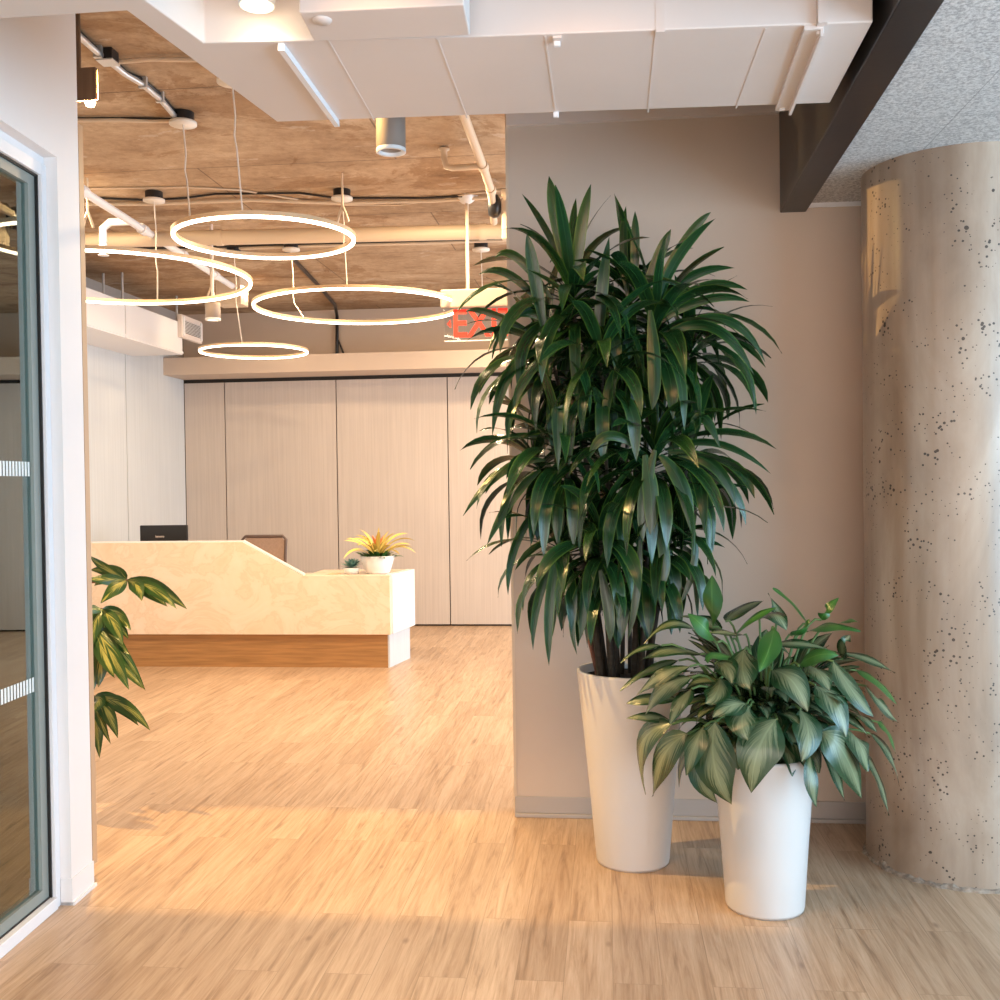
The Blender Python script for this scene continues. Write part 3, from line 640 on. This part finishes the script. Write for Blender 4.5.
# monitor
ym = YD+.42; a = Yp(140, 543, ym); c_ = Yp(187, 525, ym)
t = thing('monitor', ((a.x+c_.x)/2, ym, .74), 'black monitor seen from behind above the high desk front', 'monitor')
MB().box((a.x, ym, a.z-.12), (c_.x, ym+.03, c_.z)).build('back_cover', M['black'], t, .006)
MB().box((a.x+.1, ym+.03, a.z-.14), (c_.x-.1, ym+.035, c_.z-.02)).build('screen', M['black'], t)
MB().box(((a.x+c_.x)/2-.03, ym+.01, .75), ((a.x+c_.x)/2+.03, ym+.03, c_.z-.1)).box(((a.x+c_.x)/2-.1, ym-.06, .741), ((a.x+c_.x)/2+.1, ym+.1, .753)).build('stand', M['black'], t)
p = Yp(155.5, 537.5, ym); text_mesh('brand_lettering', 'lenovo', .030, .0008, M['screen_text'], t, (p.x, ym-.001, p.z), (R(90), 0, 0))
q = Yp(122, 543, ym); tag(MB().box((q.x, ym-.02, .741), (q.x+.13, ym+.16, q.z+.004)).build('laptop_dock', M['black'], bevel=.004), 'flat black device on the desk left of the monitor', 'device')
# office chair
yc = YD+.62; a = Yp(243, 570, yc); c_ = Yp(286, 536, yc); cx_ = (a.x+c_.x)/2; w = (c_.x-a.x)/2
t = thing('office_chair', (cx_, yc-.2, 0), 'office chair with brown mesh back behind the desk', 'chair')
ztop = c_.z
def backpoly(ins, zt2, zb2):
    return [(cx_-w+ins+.03, yc, zt2), (cx_-w+ins, yc, zt2-.03), (cx_-w+ins+.03, yc, zb2), (cx_+w-ins-.03, yc, zb2), (cx_+w-ins, yc, zt2-.03), (cx_+w-ins-.03, yc, zt2)]
MB().prismdir(backpoly(.012, ztop-.014, .58), (0, .012, 0)).build('backrest_mesh', M['chair_mesh'], t)
pp = [Vector(q) for q in backpoly(0, ztop, .56)]; MB().tube(pp+[pp[0]], .014, 8).build('backrest_frame', M['chair_frame'], t)
MB().box((cx_-.23, yc-.48, .44), (cx_+.23, yc-.02, .50)).build('seat', M['chair_frame'], t, .02)
MB().tube([(cx_, yc+.02, .8), (cx_, yc+.05, .6), (cx_, yc+.0, .45), (cx_, yc-.15, .43)], .02).build('back_bracket', M['chair_frame'], t)
MB().tube([(cx_, yc-.25, .44), (cx_, yc-.25, .09)], .028).build('gas_lift', M['chair_frame'], t)
for i in range(5):
    a_ = 2*math.pi*i/5; d = Vector((math.cos(a_), math.sin(a_), 0)); MB().tube([(cx_, yc-.25, .10), Vector((cx_, yc-.25, .07))+d*.28], [.022, .014]).build('leg', M['chair_frame'], t)
    e = Vector((cx_, yc-.25, .03))+d*.28; MB().tube([e-Vector((d.y,-d.x,0))*.02, e+Vector((d.y,-d.x,0))*.02], .03, 12).build('caster', M['black'], t)

# ================================================================ small plants on the counter
Z0 = zl_
def arc_leaf(mb, p0, az, el0, L, width, droop, shape='strap', fold=.25, lid=0, n=10, wave=0., dcurve=1.3):
    p = Vector(p0); pts = [p.copy()]; d0 = Vector((math.cos(az), math.sin(az), 0))
    for i in range(n-1):
        t_ = (i+.5)/(n-1); el = max(el0-droop*t_**dcurve, -R(86)); p = p+(d0*math.cos(el)+Vector((0,0,math.sin(el))))*L/(n-1)
        if p.y > YW-.025 and p.y < YW+.5 and p.x > -.5 and p.z < 3: p.y = YW-.025
        pts.append(p.copy())
    mb.leaf(pts, width, _hint(pts, Vector((-d0.y, d0.x, 0))), shape, fold, lid, wave)
class _H:   # constant sideways direction for a blade: tg.cross(hint) must give 'side'
    def __init__(s, side): s.side = side
def _hint(pts, side): return _H(side)
_old = MB.leaf
def leaf2(s, pts, width, nhint, shape='strap', fold=.25, lid=0, wave=0., k=None):
    if not isinstance(nhint, _H): return _old(s, pts, width, nhint, shape, fold, lid, wave)
    class V(Vector): pass
    n = len(pts); vs = []; uvs = []; ph = random.random()*6; tw = random.uniform(-.9,.9) if shape == 'strap' else random.uniform(-.4,.4); sg = 1
    for i, p in enumerate(pts):
        t_ = i/(n-1); tg = (pts[min(i+1,n-1)]-pts[max(i-1,0)]).normalized(); side = nhint.side; side = (side-side.dot(tg)*tg).normalized(); side = Matrix.Rotation(tw*t_, 3, tg) @ side; nm = side.cross(tg).normalized()
        if shape == 'strap': w = (.30+.70*min(1, t_*3.2)**.8)*(1-max(0,(t_-.5)/.5)**2.4)
        elif shape == 'ovate': w = (math.sin(math.pi*min(1, t_**.80))**.85)*(1-.12*t_)
        else: w = math.sin(math.pi*t_**.7)
        w = max(w, .015)*width/2; wv = wave*math.sin(t_*9+ph)*width
        if i == 0: sg = 1 if nm.z > 0 else -1
        for q, a in ((-1,0),(-.5,.25),(0,.5),(.5,.75),(1,1)):
            off = abs(q)*fold*w + wv*(abs(q)**2)*(1 if q > 0 else -1) - (abs(q)**2)*fold*.5*w
            vs.append(p + side*q*w + nm*off*sg); uvs.append((t_+lid*2, a))
    return s.add(vs, [(i*5+j, i*5+j+1, (i+1)*5+j+1, (i+1)*5+j) for i in range(n-1) for j in range(4)], uvs, True)
MB.leaf = leaf2

yb = YD+.20; c_ = Yp(378, 577, yb); c_ = Vector((c_.x, yb, Z0))
t = thing('potted_bromeliad', c_, 'yellow strap leaved plant in a white bowl on the low counter end', 'potted plant')
MB().lathe([(0,0),(.095,0),(.105,.01),(.150,.150),(.145,.152),(.128,.12),(.0,.115)], c_, 40).build('bowl', M['solid_white'], t)
MB().disc(c_+Vector((0,0,.12)), .128).build('soil', M['soil'], t)
rnd = random.Random(5); b = MB()
for i in range(26):
    az = i*2.4+rnd.uniform(-.2,.2); el = R(rnd.uniform(35,80)); arc_leaf(b, c_+Vector((.02*math.cos(az), .02*math.sin(az), .12)), az, el, rnd.uniform(.28,.42), .036, R(rnd.uniform(50,100)), 'strap', .4, i)
arc_leaf(b, c_+Vector((0,0,.12)), 1., R(88), .28, .03, R(5), 'strap', .4, 40)
b.build('strap_leaves', M['bromeliad'], t)
b = MB()
for i in range(8):
    az = i*2.4; arc_leaf(b, c_+Vector((0,0,.20)), az, R(68), .15, .030, R(20), 'ovate', .3, i)
b.build('flower_bracts', M['orange_leaf'], t)
b = MB()
for i in range(70):
    az = rnd.uniform(0,6.28); rr = rnd.uniform(.03,.115); arc_leaf(b, c_+Vector((rr*math.cos(az), rr*math.sin(az), .115)), az+rnd.uniform(-.5,.5), R(rnd.uniform(35,85)), rnd.uniform(.07,.14), .045, R(60), 'ovate', .3, i, 6)
b.build('low_foliage', M['dark_leaf'], t)
c_ = Yp(352, 577, yb-.04); c_ = Vector((c_.x, yb-.04, Z0))
t = thing('potted_succulent', c_, 'small blue green succulent in a low pale bowl beside the yellow plant', 'potted plant')
MB().lathe([(0,0),(.05,0),(.06,.01),(.075,.05),(.070,.052),(.06,.045),(0,.045)], c_, 32).build('bowl', M['solid_white'], t)
b = MB()
for i in range(34):
    az = i*2.4; el = R(80-i*2.3); arc_leaf(b, c_+Vector((0,0,.05)), az, el, .075+.0016*i, .042, R(-15), 'ovate', .5, i, 6)
b.build('rosette', M['succulent'], t)
p = Yp(333, 577, YD+.12); tag(MB().box((p.x-.04, YD+.10, Z0), (p.x+.06, YD+.18, Z0+.006)).build('card_tray', M['ringgold'], bevel=.002), 'tiny flat tan tray on the low counter left of the succulent', 'tray')
# ================================================================ tall dracaena
def planter(t, c_, prof, hs):
    MB().lathe(prof, c_, 72).build('planter', M['pot'], t)
    MB().disc((c_[0], c_[1], hs), prof[-1][0]+.002, 48).build('soil', M['soil'], t)
TC = Vector((.087, 4.27, 0))
t = thing('potted_dracaena', TC, 'tall many caned dark green strap leaved plant in the taller white planter', 'potted plant')
zt1 = .786
planter(t, TC, [(0,.004),(.138,.004),(.146,.0),(.149,.012),(.175,.32),(.203,.62),(.218,zt1-.012),(.218,zt1),(.205,zt1),(.200,zt1-.05)], zt1-.035)
DY = TC.y
def DP(px, py, dy=0): return Yp(px, py, DY+dy)
# each crown: pixel of its growing point, depth offset, leaves, blade length, foot of its cane, how far the leaves run down the cane
crowns = [
 (572,290,-.02,38,.50,(600,668,.00),.16), (548,340,.02,30,.46,(607,668,.03),.20), (632,290,.10,30,.42,(622,668,.08),.18),
 (655,320,-.06,44,.50,(634,668,-.05),.18), (690,345,.08,26,.40,(640,668,.05),.14), (600,345,-.16,30,.44,(616,668,-.06),.20),
 (560,440,-.10,32,.44,(602,668,-.08),.18), (535,455,.08,30,.40,(600,668,.07),.14), (655,445,-.14,40,.48,(641,668,-.09),.16),
 (690,455,.02,22,.42,(646,668,.02),.12), (610,450,-.05,28,.40,(618,668,-.02),.22), (560,545,-.02,26,.40,(598,668,.02),.12),
 (600,530,-.18,26,.38,(612,668,-.10),.14), (665,520,-.06,26,.40,(650,668,-.04),.14), (605,575,-.08,24,.34,(612,668,-.1),.08), (650,560,-.04,24,.34,(640,668,-.09),.08), (630,500,.12,22,.36,(630,668,.10),.12)]
rnd = random.Random(11); lid = 0
for ci, (px, py, dy, nl, L, ft, run) in enumerate(crowns):
    top = DP(px, py, dy); foot = DP(*ft); foot.z = zt1-.04
    dx = foot.x-TC.x; dyy = foot.y-TC.y; rr = math.hypot(dx, dyy)
    if rr > .17: foot.x = TC.x+dx*.17/rr; foot.y = TC.y+dyy*.17/rr
    k = foot.lerp(top, .55); k.x = foot.x*.6+top.x*.4; k.y = foot.y*.6+top.y*.4
    cp = bez(foot, k, top, 12)
    rad = .009 if ci % 3 else .014
    MB().tube(cp, [rad*(1.1-.5*i/11) for i in range(12)], 8).build('cane', M['redstem'] if ci == 11 else M['cane'], t)
    b = MB()
    nl = int(nl*1.2)
    for i in range(nl):
        f = i/(nl-1)                      # 0 youngest, at the tip; 1 oldest, lowest
        az = i*2.399+rnd.uniform(-.3,.3)+ci
        el = R(84-100*f**.62+rnd.uniform(-10,10)); dr = R(26+100*f**.5+rnd.uniform(-14,16))
        l = L*(.62+.45*math.sin(math.pi*min(1,.18+f*.75)))*rnd.uniform(.85,1.1)
        # keep blades out of the wall behind
        p0 = top-Vector((0,0,run*f))
        # follow the cane
        q = min(cp, key=lambda c: abs(c.z-p0.z)); p0 = Vector((q.x*.7+top.x*.3, q.y*.7+top.y*.3, p0.z))
        reach = l*math.cos(min(abs(el),1.4))*.8*max(0, math.sin(az))
        if p0.y+reach > YW-.03: l *= .6; dr += R(25)
        if p0.y+l*.7*max(0, math.sin(az)) > YW-.02: l = max(.12, (YW-.04-p0.y)/max(.2, math.sin(az))); 
        arc_leaf(b, p0, az, el, l, rnd.uniform(.044,.064)*(.8+.25*min(1,f*3)), dr, 'strap', .35, lid, 11, .03, 1.15); lid += 1
    b.build('leaf_crown', M['dracaena'], t)
# the most prominent single blades, placed one by one: foot, bow, tip (pixels), depth at foot and tip, width
blades = [((573,285),(555,215),(549,176),-.05,-.08,.062),((576,285),(578,225),(591,184),-.06,-.10,.048),((574,285),(570,230),(576,198),-.02,0,.036),
 ((572,285),(548,225),(522,194),.0,.05,.028),((545,335),(532,265),(527,233),-.12,-.18,.052),((628,300),(620,240),(626,206),0,.02,.034),
 ((634,290),(636,240),(635,211),-.04,-.05,.036),((642,300),(660,250),(671,229),-.05,-.08,.044),((648,305),(690,225),(711,212),-.06,-.1,.040),
 ((655,310),(690,262),(735,268),-.02,.0,.040),((660,318),(705,268),(748,290),-.1,-.14,.042),((660,322),(712,285),(750,302),-.1,-.12,.038),
 ((668,335),(735,290),(765,362),-.1,-.12,.046),((665,335),(720,300),(754,375),-.14,-.2,.048),((650,310),(658,380),(652,410),-.25,-.30,.052),
 ((560,330),(510,285),(488,352),-.1,-.14,.040),((545,310),(505,255),(478,275),.02,.05,.036),((552,300),(510,235),(495,258),-.04,-.04,.038),
 ((550,345),(480,300),(465,312),.0,-.02,.030),((545,350),(500,350),(492,437),-.12,-.2,.050),((555,350),(520,370),(513,410),-.2,-.28,.044),
 ((645,455),(655,500),(650,535),-.30,-.34,.060),((660,455),(690,480),(690,530),-.28,-.32,.058),((665,450),(720,425),(771,474),-.08,-.14,.032),
 ((668,452),(725,450),(735,506),-.16,-.22,.052),((672,455),(740,470),(746,525),-.10,-.12,.044),((640,450),(600,415),(588,462),-.26,-.30,.040),
 ((690,440),(700,390),(720,448),-.12,-.20,.046),((655,450),(640,500),(643,542),-.30,-.33,.048),((545,460),(500,455),(463,516),-.1,-.16,.040),
 ((540,470),(510,490),(487,545),-.1,-.18,.044),((560,420),(556,380),(558,470),-.26,-.30,.050),((555,440),(510,425),(480,452),.0,.0,.022),
 ((560,540),(545,600),(549,666),-.16,-.22,.042),((565,545),(530,590),(533,650),-.1,-.16,.036),((590,560),(585,600),(580,640),-.20,-.24,.044),
 ((600,560),(560,600),(577,655),-.18,-.22,.030),((640,540),(640,590),(628,640),-.22,-.24,.030),((690,520),(705,560),(678,608),-.14,-.18,.028),
 ((600,570),(612,610),(610,643),-.24,-.26,.044),((545,500),(505,540),(508,595),-.06,-.1,.036),((655,520),(672,560),(660,590),-.24,-.28,.044)]
b = MB()
for a, k, e, d0, d1, w in blades:
    p0 = DP(*a, d0); p1 = DP(*k, (d0+d1)/2-.02); p2 = DP(*e, d1); pts = bez(p0, p1, p2, 12)
    out = (p2-Vector((TC.x, TC.y, p2.z))); out = Vector((out.x*.6, -1, .35)).normalized()
    b.leaf(pts, w, out, 'strap', -.35, lid, .02); lid += 1
b.build('leaf_crown', M['dracaena'], t)

# ================================================================ aglaonema
SCN = Vector((.554, 3.844, 0)); zt2 = .563
t = thing('potted_aglaonema', SCN, 'bushy plant with broad silver green leaves in the shorter white planter', 'potted plant')
planter(t, SCN, [(0,.004),(.130,.004),(.138,0),(.141,.012),(.152,.18),(.168,.40),(.180,zt2-.012),(.180,zt2),(.168,zt2),(.164,zt2-.05)], zt2-.035)
def crop4(x, y): return (600+x*.3, 560+y*.3)
CZ = .70; CR = .40
def AP(xy, mode, r):
    px, py = crop4(*xy); p = Yp(px, py, SCN.y); dx = p.x-SCN.x; dz = p.z-CZ
    q = max(0., r*r-dx*dx-dz*dz*.8)
    dy = -math.sqrt(q)*.85 if mode == 'f' else (math.sqrt(q)*.4 if mode == 'b' else -math.sqrt(q)*.25)
    return Yp(px, py, SCN.y+dy)
# base, bow, tip in the plant's own layout, width, side (front / middle / back), fresh or silver
lv = [((375,225),(372,120),(373,50),68,'m','g'),((390,275),(345,215),(293,178),58,'f','g'),((315,230),(220,170),(148,280),56,'m','s'),((205,285),(120,280),(68,345),36,'m','s'),
 ((335,315),(220,270),(135,335),66,'m','s'),((262,335),(150,350),(66,437),52,'f','s'),((300,355),(190,370),(118,455),56,'f','s'),((305,392),(200,400),(150,518),72,'f','s'),
 ((305,430),(260,470),(233,548),56,'f','s'),((262,462),(160,450),(88,478),60,'m','s'),((250,538),(160,510),(88,528),38,'m','s'),((240,548),(85,560),(152,782),96,'f','s'),
 ((292,580),(190,620),(175,788),98,'f','s'),((345,555),(310,620),(288,718),66,'f','s'),((335,620),(300,720),(392,812),76,'f','s'),((385,540),(350,690),(438,815),122,'f','s'),
 ((505,560),(500,640),(408,684),100,'m','s'),((490,480),(430,470),(376,524),66,'f','s'),((500,488),(450,520),(492,602),92,'f','s'),((590,530),(510,610),(503,775),124,'f','s'),
 ((625,600),(620,700),(578,772),64,'m','s'),((385,345),(430,330),(440,412),66,'f','s'),((400,395),(400,450),(352,478),74,'f','s'),((482,298),(460,370),(500,432),86,'f','s'),
 ((580,228),(570,300),(530,372),60,'f','g'),((572,368),(650,370),(692,505),96,'f','s'),((600,450),(640,500),(655,605),70,'m','s'),((668,498),(720,580),(672,672),80,'f','s'),
 ((668,600),(680,690),(708,765),52,'m','s'),((700,650),(700,740),(722,825),42,'f','s'),((738,572),(820,600),(872,795),116,'f','s'),((738,630),(790,690),(815,802),60,'m','s'),
 ((700,352),(740,370),(765,435),76,'f','s'),((718,418),(800,450),(820,590),94,'f','s'),((828,565),(880,610),(892,705),94,'f','s'),((778,338),(830,430),(912,522),84,'f','s'),
 ((855,368),(930,390),(992,484),66,'m','g'),((888,420),(930,470),(994,542),66,'f','s'),((900,578),(980,620),(998,755),66,'f','s'),((888,655),(940,710),(963,852),76,'f','s'),
 ((788,308),(890,310),(984,377),54,'m','s'),((664,350),(720,300),(795,318),54,'f','y'),((560,285),(660,260),(768,300),52,'m','s'),((690,238),(770,200),(868,238),64,'m','g'),
 ((790,215),(830,190),(864,208),42,'m','g'),((738,200),(750,160),(796,126),40,'m','g'),((695,215),(650,130),(576,94),66,'m','g'),((440,265),(480,190),(590,158),54,'m','g'),
 ((418,205),(470,150),(545,136),66,'b','s'),((405,240),(340,180),(272,188),62,'b','s'),((642,252),(670,235),(700,195),42,'m','g'),((530,195),(590,150),(622,235),76,'m','s'),
 ((810,330),(800,280),(835,250),50,'m','s'),((820,508),(880,500),(924,575),74,'m','s'),((925,540),(970,560),(985,645),52,'m','g'),((455,330),(350,300),(360,345),34,'f','g'),
 ((430,560),(440,640),(400,700),60,'m','s'),((600,200),(610,190),(560,110),46,'b','s'),((480,250),(420,230),(350,245),50,'m','s'),((640,330),(600,250),(530,262),54,'m','s')]
b = MB(); bg = MB(); pe = MB(); lid = 0
heart = Vector((SCN.x, SCN.y, zt2+.02))
for a, k, e, w, mode, kind in lv:
    p0 = AP(a, mode, .34 if mode == 'f' else .26); p1 = AP(k, mode, .45); p2 = AP(e, mode, .47)
    pts = bez(p0, p1, p2, 12); cen = pts[6]
    out = (cen-Vector((SCN.x, SCN.y, .58))).normalized(); out = (out+Vector((0,-.35,.25))).normalized()
    (b if kind == 's' else bg).leaf(pts, w*.3/F*3.75*1.22, out, 'ovate', -.22, lid, .035); lid += 1
    f = heart+Vector(((p0.x-heart.x)*.25, (p0.y-heart.y)*.25, 0)); pe.tube(bez(f, Vector((p0.x*.5+f.x*.5, p0.y*.5+f.y*.5, p0.z+.05)), p0, 8), .0042, 6)
rnd = random.Random(21)
for i in range(130):    # the inner and rear leaves
    az = i*2.399; f = rnd.random(); rr = .05+.09*rnd.random()
    p0 = Vector((SCN.x+rr*math.cos(az), SCN.y+rr*math.sin(az), .62+.16*(1-f)+rnd.uniform(0,.05)))
    if math.sin(az) < -.3: L = .17
    else: L = rnd.uniform(.22,.30)
    arc_leaf(b, p0, az, R(60-75*f), L, rnd.uniform(.09,.125), R(30+60*f), 'ovate', .25, lid, 10, .03); lid += 1
    pe.tube(bez(heart+Vector((rnd.uniform(-.05,.05), rnd.uniform(-.05,.05), 0)), p0-Vector((0,0,.05)), p0, 6), .004, 5)
for i in range(44):    # the dome of upper leaves
    az = i*2.399+.7; rr = rnd.uniform(.05,.17); p0 = Vector((SCN.x+rr*math.cos(az), SCN.y+rr*math.sin(az), .70+rnd.uniform(0,.10)))
    arc_leaf(b, p0, az+rnd.uniform(-.5,.5), R(rnd.uniform(12,62)), rnd.uniform(.18,.25), rnd.uniform(.08,.11), R(rnd.uniform(40,80)), 'ovate', .3, lid, 10, .04); lid += 1
    pe.tube(bez(heart+Vector((rnd.uniform(-.05,.05), rnd.uniform(-.05,.05), 0)), p0-Vector((0,0,.06)), p0, 6), .004, 5)
for i in range(8):
    az = R(200)+i*R(20); pe.tube([heart+Vector((.03*math.cos(az), .03*math.sin(az), -.06)), heart+Vector((.12*math.cos(az), .12*math.sin(az), .12))], .007, 6)
b.build('silver_leaves', M['silver_leaf'], t); bg.build('fresh_leaves', M['fresh_leaf'], t); pe.build('stems', M['petiole'], t)

# ================================================================ umbrella plant behind the white pier
UY = 4.62; UC = Vector((-2.70, UY+.08, 0))
t = thing('potted_umbrella_plant', UC, 'variegated green and yellow leafy plant peeping out behind the white pier', 'potted plant')
planter(t, UC, [(0,.002),(.12,.002),(.13,.012),(.16,.36),(.16,.38),(.148,.38),(.146,.33)], .35)
def UP(x, y, d=0): return Yp(80+x*.23, 540+y*.23, UY+d)
stem = [UC+Vector((0,0,.34)), UC+Vector((.02,-.02,.7)), UC+Vector((.0,-.02,1.25))]
MB().tube(stem, [.016,.012,.006], 8).build('stem', M['redstem'], t)
hubs = [((205,175,-.05),[((330,180),(465,300),70),((260,185),(268,265),64),((300,215),(380,290),56),((330,190),(420,300),58),((150,120),(40,130),64),((150,200),(90,275),66),((130,140),(60,200),60),((110,170),(30,170),50),((80,110),(45,70),40)]),
 ((95,300,-.1),[((170,310),(220,392),62),((150,350),(185,455),64),((190,380),(210,430),40),((60,340),(50,480),66),((120,360),(90,520),60),((60,300),(20,300),40)]),
 ((70,390,-.14),[((60,470),(60,650),110),((130,470),(212,650),80),((165,430),(285,655),54),((180,560),(282,650),44),((100,500),(80,640),90),((90,480),(150,600),76),((140,410),(215,500),54)]),
 ((60,680,-.08),[((150,670),(190,750),52),((200,690),(305,828),62),((170,700),(255,808),50),((120,720),(165,862),66),((90,700),(120,790),60),((80,780),(133,885),40),((70,790),(85,948),66),((110,690),(40,760),60),((60,690),(10,700),50)])]
b = MB(); pe = MB(); lid = 0
for (hx, hy, hd), ls in hubs:
    h = UP(hx, hy, hd); s0 = stem[0].lerp(stem[2], min(1, max(.1, (h.z-.30)/.95)))
    pe.tube(bez(s0, s0.lerp(h, .5)+Vector((0,0,-.03)), h, 8), .006, 6)
    for j, (k, e, w) in enumerate(ls):
        dd = hd+(-.06 if j % 2 else .03); pts = bez(h, UP(*k, dd), UP(*e, dd-.03), 12)
        b.leaf(pts, w*.23/F*4.5*1.1, Vector((.25,-1,.35)).normalized(), 'ovate', -.25, lid, .05); lid += 1
rnd = random.Random(2)
for i in range(60):
    az = i*2.4; z = .45+.8*rnd.random(); p0 = stem[0].lerp(stem[2], (z-.34)/.92); L = rnd.uniform(.14,.19)
    d = Vector((math.cos(az), math.sin(az), .2))*.1; arc_leaf(b, p0+d*.6, az, R(20), L, .055, R(70), 'ovate', .25, lid, 10, .04); lid += 1
b.build('leaves', M['umbrella_leaf'], t); pe.build('leaf_stalks', M['redstem'], t)

# ================================================================ light
HALL = 96
def area(name, loc, rot, sx_, sy_, power, col, spread=None):
    l = bpy.data.lights.new(name, 'AREA'); l.shape = 'RECTANGLE'; l.size = sx_; l.size_y = sy_; l.energy = power; l.color = col
    if spread: l.spread = spread
    o = bpy.data.objects.new(name, l); COL.objects.link(o); o.location = loc; o.rotation_euler = rot; return o
def point(name, loc, power, col, rad=.05):
    l = bpy.data.lights.new(name, 'POINT'); l.energy = power; l.color = col; l.shadow_soft_size = rad
    o = bpy.data.objects.new(name, l); COL.objects.link(o); o.location = loc; return o
def spot(name, loc, power, col, ang, blend=.5, rad=.03, aim=(0,0,-1)):
    l = bpy.data.lights.new(name, 'SPOT'); l.energy = power; l.color = col; l.spot_size = R(ang); l.spot_blend = blend; l.shadow_soft_size = rad
    o = bpy.data.objects.new(name, l); COL.objects.link(o); o.location = loc; o.rotation_euler = Vector(aim).to_track_quat('-Z', 'Y').to_euler(); return o
for x_, y_ in ((-1.2,1.3),(-.5,.8),(-.7,2.3),(-1.1,-.4)):
    spot('hall_warm_fill', (x_, y_, 2.72), HALL, (1,.60,.30), 102, .7, .22)  # added unseen fill, warms the near floor and wall; no fixture here
for x_ in (-.6, -.1):
    spot('wall_warm_fill', (x_, 2.3, 2.72), 14, (1,.50,.20), 88, .7, .12, (.1,.9,-.60))  # added fill tilted at the partition to warm its tone, no real washer
# daylight in the window openings
area('daylight_side_window', (XR-.03, .2, 1.4), (0, R(90), 0), 2.4, 5.5, 370, (.45,.74,1.0))
area('daylight_front_window', (1.1, YBK+.03, 1.4), (R(90), 0, 0), 5.5, 2.4, 150, (1.0,.77,.60))
area('daylight_lobby_window', (XLR-.03, 8.0, 1.6), (0, R(90), 0), 2.5, 4.7, 230, (.80,.90,1.0))
warm = (1, .72, .42)
for x, y in ((-3.4, 6.2), (-1.0, 6.4), (-3.4, 9.4), (-.8, 9.6), (.9, 8.0), (-2.1, 7.8)):
    area('lobby_downlight', (x, y, 3.40), (0,0,0), .22, .22, 50, warm)
spot('canister_light', (LD1.x, LD1.y, LD1.z+.02), 12, warm, 120, .6)
spot('canister_light', (LD2.x, LD2.y, LD2.z+.02), 18, warm, 130, .6)
spot('duct_spot_light', (LS.x, LS.y, LS.z-.004), 2.5, (1,.82,.58), 150, .6)
point('duct_spot_glow', (LS.x, LS.y, LS.z-.03), .5, (1,.80,.52), .03)
point('lamp_box_bulb', (BX-.05, BY-.012, 3.15), 330, (1,.64,.24), .0012)
area('meeting_room_fill', (-3.2, 1.5, 2.88), (0,0,0), .6, 1.2, 50, (.82,1,.86))  # added fill, lifts the dim room seen through the glass
w = bpy.data.worlds.new('world'); SC.world = w; w.use_nodes = True
w.node_tree.nodes['Background'].inputs[0].default_value = (.70,.85,1,1); w.node_tree.nodes['Background'].inputs[1].default_value = 1.2
SC.view_settings.view_transform = 'Standard'; SC.view_settings.look = 'None'; SC.view_settings.exposure = 0.04; SC.view_settings.gamma = 1
SC.view_settings.use_curve_mapping = False
SC.cycles.use_denoising = True; SC.cycles.max_bounces = 8; SC.cycles.transparent_max_bounces = 12
SC.cycles.sample_clamp_indirect = 6
